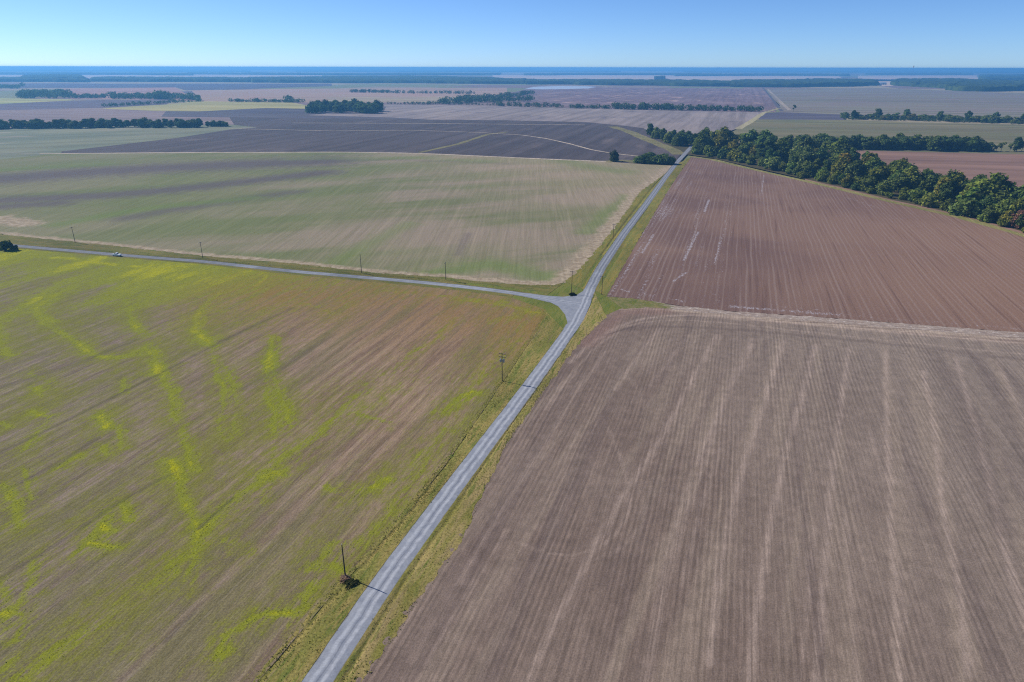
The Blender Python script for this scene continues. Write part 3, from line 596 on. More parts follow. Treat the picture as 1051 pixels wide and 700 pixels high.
strip('farm_track', [(757, 131.5), (770, 124), (784, 114.5), (800, 110)], 14, .02, far_field('track_verge', srgb(150, 142, 106), srgb(160, 150, 118)))
strip('far_road', [(802, 113), (797, 107), (790, 98), (785, 92), (782.5, 89)], 10, .03, plain('far_road_dark', srgb(92, 88, 92), .9, .1))
strip('far_road', [(810, 112), (802, 105), (793, 96), (787.5, 90.5)], 12, .03, far_field('faint_track', srgb(146, 134, 120), srgb(154, 142, 128)))
strip('grass_strip', [(628, 129.5), (645, 134.5), (660, 141), (676, 147.5), (690, 153), (697, 158)], 20, .05, GSTRIP)
strip('grass_strip', [(620, 165.8), (640, 164.5), (660, 166.5), (690, 167)], 20, .045, GSTRIP)
strip('belt_edge_grass', [(709, 160), (731, 163), (786, 176), (830, 185.5), (864, 193.5), (917, 206.3), (985, 221.3), (1051, 240), (1250, 296)], 9, .09, grass_mat('belt_edge', srgb(132, 124, 78), srgb(112, 114, 62), srgb(150, 138, 98)), 400)
wf = Mat('wood_floor'); nf = wf.noise(wf.pos(), .15, 4)
wf.bsdf(wf.mix(nf, srgb(58, 60, 36), srgb(88, 78, 54)))
poly_sheet('wood_floor', [(660, 133), (700, 157), (709, 158.5), (731, 161.5), (786, 174), (830, 183.5), (864, 191), (917, 204), (985, 218.5), (1051, 236), (1240, 290), (1240, 262), (1051, 222), (1000, 200), (930, 182), (870, 165), (840, 156), (800, 150), (740, 146), (690, 138)], .02, wf.m)

# ------------------------------------------------------------------ trees
m = Mat('leaves')
oi = m.t.nodes.new('ShaderNodeObjectInfo')
ft = m.attr('tint')
base = m.mix(ft, srgb(56, 74, 36), srgb(126, 142, 74))
base = m.mix(1.0, base, oi.outputs['Color'], 'MULTIPLY')
base = m.scale(base, m.rng(oi.outputs['Random'], 0, 1, .78, 1.25, False))
bs = m.t.nodes.new('ShaderNodeBsdfDiffuse'); m.put(bs.inputs['Color'], base)
tl = m.t.nodes.new('ShaderNodeBsdfTranslucent'); m.put(tl.inputs['Color'], base)
mx = m.t.nodes.new('ShaderNodeMixShader'); mx.inputs[0].default_value = .3
m.t.links.new(bs.outputs[0], mx.inputs[1]); m.t.links.new(tl.outputs[0], mx.inputs[2]); m.t.links.new(mx.outputs[0], m.out.inputs['Surface'])
LEAF = m.m
BARK = plain('bark', srgb(84, 72, 60), .9, .1, var=.3, sc=2)

def leaf_quads(C, N, size, r):
    """quads centred at C facing N (n,3) with edge size"""
    n = len(C); up = r.normal(size=(n, 3)); T = np.cross(N, up); T /= np.linalg.norm(T, axis=1)[:, None] + 1e-9
    B = np.cross(N, T); s = (size * r.uniform(.6, 1.4, n))[:, None]; asp = r.uniform(.6, 1.0, n)[:, None]
    bend = N * s * r.uniform(-.3, .3, n)[:, None]
    V = np.stack([C - T * s - B * s * asp, C + T * s - B * s * asp + bend, C + T * s + B * s * asp, C - T * s + B * s * asp - bend], 1)
    return V.reshape(-1, 3), np.arange(4 * n).reshape(n, 4)

def crown_mesh(name, lobes, nq, size, seed):
    """crown of leaf clumps scattered over and inside uneven lobes; lobes: (x,y,z,rx,ry,rz)"""
    r = np.random.default_rng(seed); Cs, Ns, Ts = [], [], []
    L = np.array(lobes); wts = (L[:, 3] * L[:, 4] + L[:, 3] * L[:, 5]); wts = wts / wts.sum()
    for lb, wt in zip(L, wts):
        k = int(nq * wt); d = r.normal(size=(k, 3)); d /= np.linalg.norm(d, axis=1)[:, None]
        # clump the shell: directions pulled towards a few sprig centres
        sprig = r.normal(size=(22, 3)); sprig /= np.linalg.norm(sprig, axis=1)[:, None]
        idx = r.integers(0, 22, k); d = d * .55 + sprig[idx] * .75; d /= np.linalg.norm(d, axis=1)[:, None]
        rad = (r.uniform(.25, 1.05, k) ** .42) * (1 + .16 * np.sin(idx * 2.4) + .10 * np.sin(idx * 7.7))
        c = lb[:3] + d * lb[3:6] * rad[:, None]
        nrm = d * .9 + r.normal(size=(k, 3)) * .55 + np.array([0, 0, .25]); nrm /= np.linalg.norm(nrm, axis=1)[:, None]
        Cs.append(c); Ns.append(nrm); Ts.append(np.clip(.45 + .22 * np.sin(idx * 5.1) + r.normal(0, .2, k), 0, 1))
    C, N, T = np.concatenate(Cs), np.concatenate(Ns), np.concatenate(Ts)
    ok = C[:, 2] > .25; C, N, T = C[ok], N[ok], T[ok]
    V, Fq = leaf_quads(C, N, size, r)
    o = mesh_np(name, V, Fq, LEAF); me = o.data; fattr(o, 'tint', T, 'FACE')
    bpy.data.objects.remove(o); return me

def trunk_mesh(name, h, r0, seed, limbs=5):
    rr = random.Random(seed); bm = bmesh.new()
    def tube(a, b, ra, rb, n=7):
        a, b = Vector(a), Vector(b); d = (b - a).normalized(); x = d.orthogonal().normalized(); y = d.cross(x); ring = []
        for p, q in ((a, ra), (b, rb)):
            ring.append([bm.verts.new(p + (x * math.cos(2 * math.pi * i / n) + y * math.sin(2 * math.pi * i / n)) * q) for i in range(n)])
        for i in range(n): bm.faces.new((ring[0][i], ring[0][(i + 1) % n], ring[1][(i + 1) % n], ring[1][i]))
        bm.faces.new(ring[1])
    lean = (rr.uniform(-.3, .3), rr.uniform(-.3, .3))
    p1 = (lean[0], lean[1], h * .45); tube((0, 0, -.2), p1, r0, r0 * .7); tube(p1, (lean[0] * 2, lean[1] * 2, h * .85), r0 * .7, r0 * .2)
    for k in range(limbs):
        a = 2 * math.pi * k / limbs + rr.uniform(-.4, .4); z = h * rr.uniform(.25, .5); L = h * rr.uniform(.22, .34)
        tube((lean[0] * z / h * 2, lean[1] * z / h * 2, z), (math.cos(a) * L, math.sin(a) * L, z + L * .8), r0 * .4, r0 * .1, 5)
    me = bpy.data.meshes.new(name); bm.to_mesh(me); bm.free(); me.materials.append(BARK); return me

def lobes_for(kind, rr):
    L = []
    if kind == 'broad':       # 16 m tall, 16 m wide
        L.append((0, 0, 8.5, 5.2, 5.2, 5.0))
        for k in range(8):
            a = k * 2.4 + rr.uniform(-.3, .3); q = rr.uniform(3.0, 5.2); z = rr.uniform(4.5, 11.5)
            s = rr.uniform(2.3, 3.6); L.append((math.cos(a) * q, math.sin(a) * q, z, s, s, s * .85))
        L.append((rr.uniform(-1.5, 1.5), rr.uniform(-1.5, 1.5), 13, 3.0, 3.0, 2.7))
        for k in range(5):
            a = k * 1.26 + .5; L.append((math.cos(a) * 4.6, math.sin(a) * 4.6, 2.8, 2.6, 2.6, 2.4))
    elif kind == 'tall':      # 19 m tall, 12 m wide
        L.append((0, 0, 9, 4.0, 4.0, 6.2))
        for k in range(9):
            a = k * 2.4 + rr.uniform(-.3, .3); z = 3.5 + k * 1.5; q = rr.uniform(2.2, 3.8) * (1 - max(0, z - 11) / 14)
            s = rr.uniform(1.9, 3.0); L.append((math.cos(a) * q, math.sin(a) * q, z, s, s, s))
        L.append((rr.uniform(-1, 1), rr.uniform(-1, 1), 16, 2.3, 2.3, 2.8))
    elif kind == 'bush':      # 7 m tall, 9 m wide
        for k in range(7):
            a = k * 2.4; q = rr.uniform(.6, 3.0); s = rr.uniform(1.8, 2.7)
            L.append((math.cos(a) * q, math.sin(a) * q, rr.uniform(1.8, 4.4), s, s, s * .9))
    elif kind == 'sparse':    # open crown on a bare stem
        for k in range(9):
            a = k * 2.4; q = rr.uniform(1.0, 3.6); s = rr.uniform(1.3, 2.2)
            L.append((math.cos(a) * q, math.sin(a) * q, rr.uniform(5.5, 13), s, s, s * .9))
    return L
PROTO = {}
for kd, n, nq, sz, th, tr_ in (('broad', 4, 2600, .52, 12, .45), ('tall', 3, 2400, .5, 14, .4), ('bush', 3, 1100, .42, 4.5, .2), ('sparse', 2, 800, .42, 12, .3)):
    PROTO[kd] = []
    for i in range(n):
        rr = random.Random(hash(kd) % 1000 + i) if False else random.Random(100 * i + len(kd) * 7)
        PROTO[kd].append((crown_mesh(kd + '_crown', lobes_for(kd, rr), nq, sz, 50 * i + len(kd)), trunk_mesh(kd + '_trunk', th, tr_, i)))
HGT = {'broad': 15.8, 'tall': 18.6, 'bush': 6.8, 'sparse': 14.5}

GREEN = (1, 1, 1); OLIVE = (1.35, 1.22, .9); YELLOW = (1.4, 1.22, .8); ORANGE = (2.1, 1.25, .75); PURPLE = (2.1, .8, 1.9); BLUE = (.86, .96, 1.05); DARKG = (.8, .86, .84); PALEG = (1.3, 1.25, 1.3)
ntrees = 0
def tree(xy, height, kind, label, group=None, tint=GREEN, name='deciduous_tree', cat='tree', wide=1.12):
    global ntrees; ntrees += 1
    root = empty(name, (xy[0], xy[1], 0), random.uniform(0, 6.28))
    height *= 1.28; s = height / HGT[kind]; root.scale = (s * wide, s * wide, s)
    tag(root, label, cat, group)
    cm, tm = random.choice(PROTO[kind])
    t = link_mesh('trunk', tm, None, root); c = link_mesh('crown', cm, None, root)
    v = random.uniform(.88, 1.14)
    c.color = (tint[0] * random.uniform(.92, 1.1) * v, tint[1] * v, tint[2] * random.uniform(.9, 1.1) * v, 1)
    return root

# the long belt on the right: front row, inner rows
FR = smooth_line(gl([(714, 157), (760, 165.5), (800, 175), (850, 186.5), (900, 198), (950, 209), (1000, 221.5), (1068, 241)]), 200, 3)
BK = smooth_line(gl([(722, 147), (760, 146.5), (810, 150), (850, 158.5), (880, 167), (930, 180), (980, 193), (1015, 203), (1075, 228)]), 200, 3)
def belt_tree(s, depth, h, kind, label, group, tint=GREEN, nm='deciduous_tree', jit=3.0):
    i = int(np.clip(s, 0, 1) * 199); p = FR[i] * (1 - depth) + BK[i] * depth
    return tree((p[0] + random.uniform(-jit, jit), p[1] + random.uniform(-jit, jit)), h, kind, label, group, tint, nm, 'tree')
tints = [(1.1, 1.3, .9), (1.45, 1.05, .7), GREEN, GREEN, OLIVE, DARKG, PALEG, GREEN, OLIVE, (1.25, 1.15, .8), (1.5, 1.2, .85), BLUE]
nF = 40
for i in range(nF):
    s = (i + random.uniform(.1, .9)) / nF
    belt_tree(s, random.uniform(.0, .08), random.uniform(8, 13.5), random.choice(['broad', 'broad', 'bush', 'tall']), 'dark green tree in the front row of the long belt above the red-brown row field', 'front row trees of the long belt', random.choice(tints))
for k in range(22):
    s = (k + random.uniform(.1, .9)) / 22
    belt_tree(s, -.02, random.uniform(3.5, 6), 'bush', 'low leafy bush at the grassy foot of the long tree belt', 'bushes at the foot of the long belt', random.choice([GREEN, OLIVE, DARKG]), 'leafy_bush', 2)['category'] = 'bush'
for d, n, lo, hi in ((.30, 32, 14, 19), (.58, 28, 15, 20), (.88, 24, 13, 18)):
    for i in range(n):
        s = (i + random.uniform(.1, .9)) / n
        if abs(s - .455) < .012 and d < .4: continue
        belt_tree(s, d + random.uniform(-.08, .08), random.uniform(lo - 3, hi + 2) * (1.22 if s < .42 else 1.0), random.choice(['broad', 'broad', 'broad', 'tall', 'tall']), 'tall dark green tree inside the long belt right of the gravel road', 'inner trees of the long belt', random.choice(tints))
# the ones that stand out
tree(g(866, 178), 19, 'tall', 'orange-tinged tree rising above the middle of the long belt', tint=ORANGE, wide=1.2)
tree(g(932, 195), 19, 'broad', 'large dark tree standing tall over the right half of the long belt', tint=OLIVE, wide=1.2)
tree(g(1012, 212), 24, 'broad', 'largest tree of the long belt, round yellow-green crown near the right frame edge', tint=YELLOW, wide=1.25)
tree(g(1028, 224), 14, 'broad', 'mid green rounded tree in front of the largest tree of the belt', tint=OLIVE)
tree(g(1045, 232), 11, 'broad', 'purple-red tree at the right frame edge, end of the long belt', tint=PURPLE)
tree(g(715, 157.5), 8, 'bush', 'greyish bush at the corner where the gravel road enters the trees', tint=PALEG, name='leafy_bush', cat='bush')
# cluster left of the road
for px, py, h, tn in ((667, 139, 17, BLUE), (673, 141.5, 15, GREEN), (680, 144, 16, GREEN), (686, 146, 14, OLIVE)):
    tree(g(px, py), h, 'tall' if h > 15 else 'broad', 'dark green tree in the cluster just left of where the road enters the wood', 'tree cluster left of the road', tn)
for px, py, h in ((694, 149, 15), (700, 148.5, 16), (706, 146, 15), (712, 148, 14), (699, 144, 14), (690, 142.5, 13), (718, 146, 15), (724, 143, 14)):
    tree(g(px, py), h, 'broad', 'dark tree closing off the far end of the straight gravel road', 'trees at the end of the road', random.choice([BLUE, GREEN, DARKG]))
tree(g(738, 146), 19, 'sparse', 'pale open-crowned tree behind the left end of the belt', tint=PALEG)
tree(g(630, 165.3), 11.5, 'broad', 'lone round dark tree standing at the field corner left of the gravel road', tint=(.62, .6, .8), name='lone_tree', wide=1.0)
for px, py, h, wd_ in ((656, 166.8, 8, 1.2), (662, 167, 9.5, 1.25), (669, 167.2, 9, 1.3), (676, 167.4, 9, 1.25), (683, 167.8, 10, 1.15), (689, 167.6, 8, 1.1), (666, 164.8, 9, 1.2), (679, 165.3, 9, 1.2)):
    tree(g(px, py), h, 'bush', 'dark bush in the oblong thicket beside the gravel road below the tree cluster', 'bushes of the roadside thicket', random.choice([GREEN, DARKG]), 'thicket_bush', 'bush', wd_)
# bushy trees at the left frame edge beside the side road
for px, py, h, lab in ((-14, 258, 7.5, 'dark tree cut by the left frame edge beside the side road'), (6, 258.6, 6, 'dark bushy tree next to the side road at the left frame edge'), (16, 258.8, 3.2, 'small dark bush at the right end of the clump by the left frame edge')):
    tree(g(px, py), h, 'bush', lab, None, (.55, .66, .7), 'leafy_bush', 'bush', .95)
# second belt (behind the reddish field)
for i in range(34):
    px = 815 + (1018 - 815) * (i + random.uniform(.15, .85)) / 34
    tree(g(px, 151.2 + (px - 815) * .011 + random.uniform(-1.2, .3)), random.uniform(14, 18) if px < 1008 else 10, 'broad', 'dark tree in the dense straight belt behind the small reddish field on the right', 'trees of the second belt', random.choice([BLUE, DARKG, GREEN]), wide=1.35)
for px, h in ((1022, 8), (1027, 12), (1036, 9), (1043, 16), (1048, 12), (1058, 14)):
    tree(g(px, 153.4), h, 'sparse' if h < 13 else 'tall', 'thin pale tree in the loose row at the right end of the second belt', 'loose trees at the end of the second belt', PALEG if h < 13 else BLUE)
# scattered belt further back on the right
for i in range(40):
    px = 866 + (1062 - 866) * (i + random.uniform(0, 1)) / 40
    big = i % 6 == 1
    tree(g(px, 120.8 + (px - 866) * .024 - random.uniform(0, 2.0)), random.uniform(16, 20) if big else random.uniform(8, 13), 'tall' if big else random.choice(['broad', 'bush', 'sparse']),
         'tall dark tree standing out of the scrubby line across the far right fields' if big else 'low grey-green tree in the scrubby line across the far right fields',
         'tall trees of the scrubby line' if big else 'low trees of the scrubby line', BLUE if big else random.choice([PALEG, OLIVE, PALEG, (1.5, 1.15, 1.2)]), wide=1.3 if big else 1.9)
tree(g(814, 113.5), 15, 'sparse', 'single small tree at the edge of the slate-coloured far field', tint=DARKG)
# belt on the left
for i in range(40):
    px = -14 + (234 + 14) * (i + random.uniform(.15, .85)) / 40
    tree(g(px, 134.2 - px * .012 + random.uniform(-1, .2)), random.uniform(10, 14.5) if px < 205 else random.uniform(7, 10), random.choice(['broad', 'broad', 'tall']), 'dark tree in the long belt crossing the left side behind the pale green field', 'trees of the left belt', random.choice([BLUE, DARKG, GREEN]), wide=1.75)
# dense grove in the middle distance
for i in range(20):
    px = 318 + 70 * (i + .5) / 20
    tree(g(px, random.uniform(112.5, 116.8)), random.uniform(18, 24), 'broad', 'dark tree of the dense oval grove left of centre', 'trees of the oval grove', random.choice([BLUE, DARKG]), wide=1.4)
print('individual trees', ntrees)

# --- distant trees that read as lines and clumps: one object each area's foliage
def tree_stuff(name, spots, label, cat):
    Vs, Fs, Ts, off = [], [], [], 0
    r = np.random.default_rng(len(spots))
    for (x, y, h) in spots:
        k = 110; d = r.normal(size=(k, 3)); d /= np.linalg.norm(d, axis=1)[:, None]
        c = np.array([x, y, h * .52]) + d * np.array([h * .62, h * .62, h * .48]) * (r.uniform(.5, 1, k) ** .4)[:, None]
        c += r.normal(0, .06, (k, 3)) * h
        V, Fq = leaf_quads(c, (d + r.normal(0, .5, (k, 3))) / 1.2, h * .075, r); V[:, 2] = np.maximum(V[:, 2], .05)
        Vs.append(V); Fs.append(Fq + off); off += len(V); Ts.append(np.clip(r.normal(.35, .2, k), 0, 1))
    o = mesh_np(name, np.concatenate(Vs), np.concatenate(Fs), LEAF); fattr(o, 'tint', np.concatenate(Ts), 'FACE'); o.color = (.8, .9, 1, 1)
    return tag(o, label, cat, None, 'stuff')
def line_spots(defs):
    out = []
    for px, n, lo, hi, dy in defs:
        p = resample(px, n)
        for q in p:
            x, y = g(q[0] + random.uniform(-2, 2), q[1] - random.uniform(0, dy)); out.append((x, y, .78 * random.uniform(lo, hi)))
    return out
tree_stuff('distant_trees', line_spots([
 ([(420, 107), (450, 107.6), (510, 108.6)], 26, 6, 14, .4), ([(450, 107), (500, 106), (545, 103.8)], 50, 16, 26, 2.5), ([(470, 105), (520, 101), (546, 97)], 45, 18, 28, 1.6),
 ([(510, 109), (575, 110.5)], 26, 10, 20, .4), ([(585, 111), (625, 111.6)], 20, 10, 18, .4), ([(630, 111.8), (700, 112.8)], 34, 14, 26, .5), ([(705, 112.8), (780, 113.8)], 30, 13, 22, .5),
 ([(360, 95.6), (400, 96)], 26, 14, 22, .3), ([(402, 96.3), (485, 96.8)], 34, 12, 20, .4), ([(385, 107.4), (440, 108)], 18, 5, 12, .3)]),
 'dark rows and clumps of trees between the fields across the middle distance', 'tree line')
tree_stuff('field_scrub', line_spots([([(864, 121.6), (950, 123.6), (1070, 126.4)], 90, 5, 11, 2.2), ([(900, 121.5), (1070, 125)], 60, 8, 14, 1.5)]),
 'low reddish-green scrub filling the line across the far right fields', 'scrub')
tree_stuff('distant_hedges', line_spots([
 ([(20, 103), (45, 102.8), (70, 102.5)], 70, 22, 34, 4), ([(72, 102.6), (108, 102.4)], 26, 14, 24, .8), ([(114, 103.2), (150, 103), (186, 103.8), (203, 105)], 70, 18, 30, 1.8), ([(160, 103), (172, 103)], 14, 28, 38, .8),
 ([(106, 111.2), (140, 109.4), (185, 106.6), (206, 105.4)], 44, 8, 16, .3), ([(236, 105.6), (310, 106.2)], 46, 9, 18, .3), ([(296, 105.8), (299, 105.8)], 3, 26, 30, .2),
 ([(-20, 93), (20, 93), (22, 91)], 40, 20, 30, 1.4)]),
 'dark clumps and hedges of trees between the fields at the far left', 'tree line')

# --- far woods: closed canopy with an uneven top
m = Mat('far_canopy'); n1 = m.noise(m.pos(), .02, 4, .6)
m.bsdf(m.mix(m.rng(n1, .35, .65), srgb(40, 52, 28), srgb(66, 80, 42)), .95, .02)
CANOPY = m.m
def canopy(px_front, px_back, cellsz, h, seed):
    f, b = np.array(gl(px_front)), np.array(gl([(x, y + (.5 if cellsz < 50 else 0)) for x, y in px_back]))
    L = np.linalg.norm(np.diff(f, axis=0), axis=1).sum(); D = np.linalg.norm(resample(b, 12) - resample(f, 12), axis=1).mean()
    nu, nv = int(np.clip(L / cellsz, 8, 700)), int(np.clip(D / cellsz / 1.6, 5, 60))
    f, b = jitter(f, nu, cellsz * 4, cellsz * 14, seed), jitter(b, nu, cellsz * 4, cellsz * 14, seed + .5)
    P = coons(f, b, [f[0], b[0]], [f[-1], b[-1]], nu, nv); r = np.random.default_rng(int(seed * 10))
    P += r.uniform(-.3, .3, P.shape) * cellsz
    Z = h * (1 + .28 * fbm(P.reshape(-1, 2), cellsz * 9, seed).reshape(nv, nu) + r.uniform(-.22, .22, (nv, nu)))
    P[0] = P[1] * .9 + P[0] * .1; P[-1] = P[-2] * .9 + P[-1] * .1; P[:, 0] = P[:, 1] * .9 + P[:, 0] * .1; P[:, -1] = P[:, -2] * .9 + P[:, -1] * .1
    Z[0] = Z[-1] = -.2; Z[:, 0] = Z[:, -1] = -.2
    return np.concatenate([P, Z[..., None]], -1).reshape(-1, 3), grid_faces(nv, nu)
def woods(name, patches, label):
    Vs, Fs, off = [], [], 0
    for i, (f, b, c, h) in enumerate(patches):
        V, Fq = canopy(f, b, c, h, 3.3 + i * 1.7); Vs.append(V); Fs.append(Fq + off); off += len(V)
    o = mesh_np(name, np.concatenate(Vs), np.concatenate(Fs), CANOPY)
    return tag(o, label, 'woodland', None, 'stuff')
woods('distant_woods', [
 ([(-260, 88), (-60, 87), (0, 86), (95, 86)], [(-260, 83), (0, 82.5), (95, 83.6)], 26, 20), ([(92, 85.4), (180, 85.4), (260, 85.6)], [(92, 82), (180, 81.6), (260, 82)], 28, 20),
 ([(20, 84.6), (60, 84.6), (92, 84.6)], [(20, 80.5), (60, 79.8), (80, 80.2)], 28, 26), ([(255, 85.8), (360, 86), (450, 86), (540, 86.4)], [(255, 82), (360, 79.5), (450, 79.5), (540, 82.6)], 28, 20),
 ([(535, 86.6), (600, 87), (690, 87.8), (760, 88.2)], [(535, 83), (600, 82.6), (690, 83.2), (760, 84)], 26, 20), ([(745, 88.6), (790, 89), (830, 88.4), (905, 86.8)], [(745, 83.6), (790, 82.8), (830, 81.6), (902, 82)], 26, 22),
 ([(914, 86), (950, 88), (985, 91.6), (1003, 92.2), (1051, 90.6), (1300, 94)], [(916, 81.6), (950, 80.8), (985, 81), (1003, 82), (1051, 83), (1300, 85)], 26, 22)],
 'blue hazy woodland band beyond the last fields under the horizon')
woods('horizon_woods', [
 ([(-300, 79.6), (0, 78.6), (120, 78.4), (200, 78.7)], [(-300, 78), (0, 77.2), (120, 77), (200, 77.2)], 60, 18), ([(190, 77.4), (330, 78), (420, 77.4), (515, 77)], [(190, 76.2), (330, 76.6), (420, 76.2), (515, 75.8)], 60, 18),
 ([(535, 77.4), (600, 76.8), (690, 76.6)], [(535, 76), (600, 75.6), (690, 75.4)], 60, 18), ([(670, 81.2), (683, 81.2)], [(670, 79.4), (683, 79.4)], 40, 26),
 ([(690, 77.6), (780, 77), (870, 76.8)], [(690, 76), (780, 75.4), (870, 75.2)], 60, 20), ([(885, 75.6), (1000, 75.2)], [(885, 74.2), (1000, 74)], 60, 18), ([(998, 80.5), (1051, 80), (1300, 83)], [(998, 76), (1051, 75.6), (1300, 77)], 60, 20),
 ([(-300, 75.4), (60, 74.9), (260, 74.8)], [(-300, 74.4), (60, 73.9), (260, 73.9)], 110, 15), ([(300, 74.4), (480, 74), (640, 73.9)], [(300, 73.6), (480, 73.2), (640, 73.1)], 110, 15), ([(700, 73.8), (900, 73), (1300, 74)], [(700, 73), (900, 72.3), (1300, 73)], 110, 15),
 ([(-300, 73.6), (100, 73.0), (400, 72.6)], [(-300, 72.9), (100, 72.3), (400, 71.9)], 160, 14), ([(520, 72.5), (700, 72.3), (1000, 71.9), (1300, 72.3)], [(520, 71.9), (700, 71.7), (1000, 71.3), (1300, 71.7)], 160, 14)],
 'faint blue strips of forest right under the horizon')

# ------------------------------------------------------------------ utility poles
WOOD = plain('pole_wood', srgb(74, 66, 58), .85, .1, var=.25, sc=4); STEEL = plain('galvanised_steel', srgb(150, 156, 160), .45, .5, metal=.5); CERAM = plain('insulator_ceramic', srgb(196, 200, 204), .25, .5)
def lathe(bm, prof, n=10, M=Matrix()):
    rings = [[bm.verts.new(M @ Vector((r_ * math.cos(2 * math.pi * i / n), r_ * math.sin(2 * math.pi * i / n), z))) for i in range(n)] for r_, z in prof]
    for a, b in zip(rings, rings[1:]):
        for i in range(n): bm.faces.new((a[i], a[(i + 1) % n], b[(i + 1) % n], b[i]))
    bm.faces.new(rings[0][::-1]); bm.faces.new(rings[-1])
def box(bm, c, s, M=Matrix()):
    q = bmesh.ops.create_cube(bm, size=1.0)['verts']
    for v in q: v.co = M @ Vector((v.co.x * s[0] + c[0], v.co.y * s[1] + c[1], v.co.z * s[2] + c[2]))
def bmobj(name, build, mat, parent=None, bevel=0.0):
    bm = bmesh.new(); build(bm)
    if bevel: bmesh.ops.bevel(bm, geom=bm.edges[:], offset=bevel, segments=2, affect='EDGES')
    bmesh.ops.recalc_face_normals(bm, faces=bm.faces[:])
    me = bpy.data.meshes.new(name); bm.to_mesh(me); bm.free(); return link_mesh(name, me, mat, parent)
def make_pole(xy, h, rz, label, arms=1, transformer=False):
    root = empty('utility_pole', (xy[0], xy[1], 0), rz); tag(root, label, 'utility pole', 'utility poles along the roads')
    bmobj('pole', lambda bm: lathe(bm, [(.19, -.5), (.18, 1), (.15, h * .5), (.12, h - .05), (.10, h)]), WOOD, root)
    for k in range(arms):
        z = h - .5 - 1.3 * k
        arm = bmobj('crossarm', lambda bm: box(bm, (0, .17, z), (2.8, .13, .16)), WOOD, root, .02)
        for x in (-1.25, -.55, .55, 1.25):
            bmobj('insulator', lambda bm: lathe(bm, [(.03, z + .08), (.05, z + .12), (.09, z + .2), (.06, z + .26), (.08, z + .32), (.03, z + .38)], 8, Matrix.Translation((x, .17, 0))), CERAM, arm)
    if arms == 0:
        bmobj('insulator', lambda bm: lathe(bm, [(.05, h), (.09, h + .12), (.06, h + .2), (.09, h + .28), (.03, h + .36)], 8), CERAM, root)
    if transformer:
        for x in (-.62, .62):
            tk = bmobj('transformer', lambda bm: lathe(bm, [(.05, h - 4.0), (.33, h - 3.95), (.36, h - 3.8), (.36, h - 2.75), (.38, h - 2.7), (.2, h - 2.6), (.05, h - 2.58)], 14, Matrix.Translation((x, .05, 0))), STEEL, root)
            bmobj('bushing', lambda bm: lathe(bm, [(.05, h - 2.6), (.08, h - 2.45), (.05, h - 2.35), (.07, h - 2.25), (.03, h - 2.15)], 8, Matrix.Translation((x, .05, 0))), CERAM, tk)
        bmobj('bracket', lambda bm: box(bm, (0, 0, h - 3.3), (1.0, .1, .12)), STEEL, root, .01)
hz = -R(ROAD_H)
make_pole(g(355, 593), 9.6, hz, 'thin wooden pole on the grass verge beside a dead bush, nearest to the viewer', 0)
make_pole(g(515.5, 391), 12.0, hz, 'wooden pole carrying two grey transformers left of the gravel road below the junction', 2, True)
make_pole(g(586.5, 301.5), 13.0, hz, 'tall wooden pole standing in the grass corner at the road junction', 1)
make_pole(g(617.5, 302), 10.5, hz, 'wooden pole with crossarm right of the main road just past the junction', 1)
make_pole(g(629, 244.5), 10.8, hz, 'wooden pole on the wide yellowish verge beyond the junction, left of the road', 1)
make_pole(g(457.5, 287.5), 10.5, R(74), 'wooden pole behind the side road, first one left of the junction', 1)
make_pole(g(371, 280.6), 11.5, R(74), 'wooden pole behind the side road, second one left of the junction', 0)
make_pole(g(208, 265.8), 10.5, R(74), 'wooden pole behind the side road right of the white pickup', 1)
make_pole(g(77, 250.5), 11.0, R(74), 'wooden pole at the pale field margin left of the white pickup', 1)

def leafy(mm, cc):
    a = mm.t.nodes.new('ShaderNodeBsdfDiffuse'); b = mm.t.nodes.new('ShaderNodeBsdfTranslucent'); x = mm.t.nodes.new('ShaderNodeMixShader'); x.inputs[0].default_value = .45
    mm.put(a.inputs[0], cc); mm.put(b.inputs[0], cc); mm.t.links.new(a.outputs[0], x.inputs[1]); mm.t.links.new(b.outputs[0], x.inputs[2]); mm.t.links.new(x.outputs[0], mm.out.inputs['Surface'])
# scrub at two pole feet
def scrub(xy, r_, h, n, c1, c2, name, label, cat):
    mm = Mat(name + '_leaf'); leafy(mm, mm.mix(mm.attr('tint'), c1, c2))
    rr = np.random.default_rng(n); k = n
    ang = rr.uniform(0, 6.28, k); q = r_ * np.sqrt(rr.uniform(0, 1, k)) * (1 + .35 * np.sin(ang * 3 + 1))
    hh = h * np.clip(1 - (q / r_) ** 2 * .7, .15, 1)
    C = np.c_[q * np.cos(ang), q * np.sin(ang), hh * rr.uniform(.1, 1, k)]
    N = rr.normal(size=(k, 3)) + np.array([0, 0, .6]); N /= np.linalg.norm(N, axis=1)[:, None]
    V, Fq = leaf_quads(C, N, .17, rr)
    # twigs: slender blades rising from the root
    B, off = [], len(V); Ft = []
    for i in range(40):
        a = rr.uniform(0, 6.28); L = r_ * rr.uniform(.5, 1.1); tip = np.array([math.cos(a) * L, math.sin(a) * L, h * rr.uniform(.5, 1.15)]); s_ = np.array([-math.sin(a), math.cos(a), 0]) * .035
        B += [(-s_).tolist(), s_.tolist(), (tip + s_ * .3).tolist(), (tip - s_ * .3).tolist()]; Ft.append([off, off + 1, off + 2, off + 3]); off += 4
    o = mesh_np(name, np.r_[V, np.array(B)], np.r_[Fq, np.array(Ft)], mm.m); fattr(o, 'tint', np.r_[rr.uniform(0, 1, len(Fq)), np.zeros(40)], 'FACE')
    o.location = (xy[0], xy[1], .05); tag(o, label, cat); return o
scrub(g(354.5, 595), 1.25, .7, 240, srgb(150, 122, 100), srgb(186, 160, 132), 'dead_bush', 'brown leafless bush around the foot of the nearest pole', 'bush')
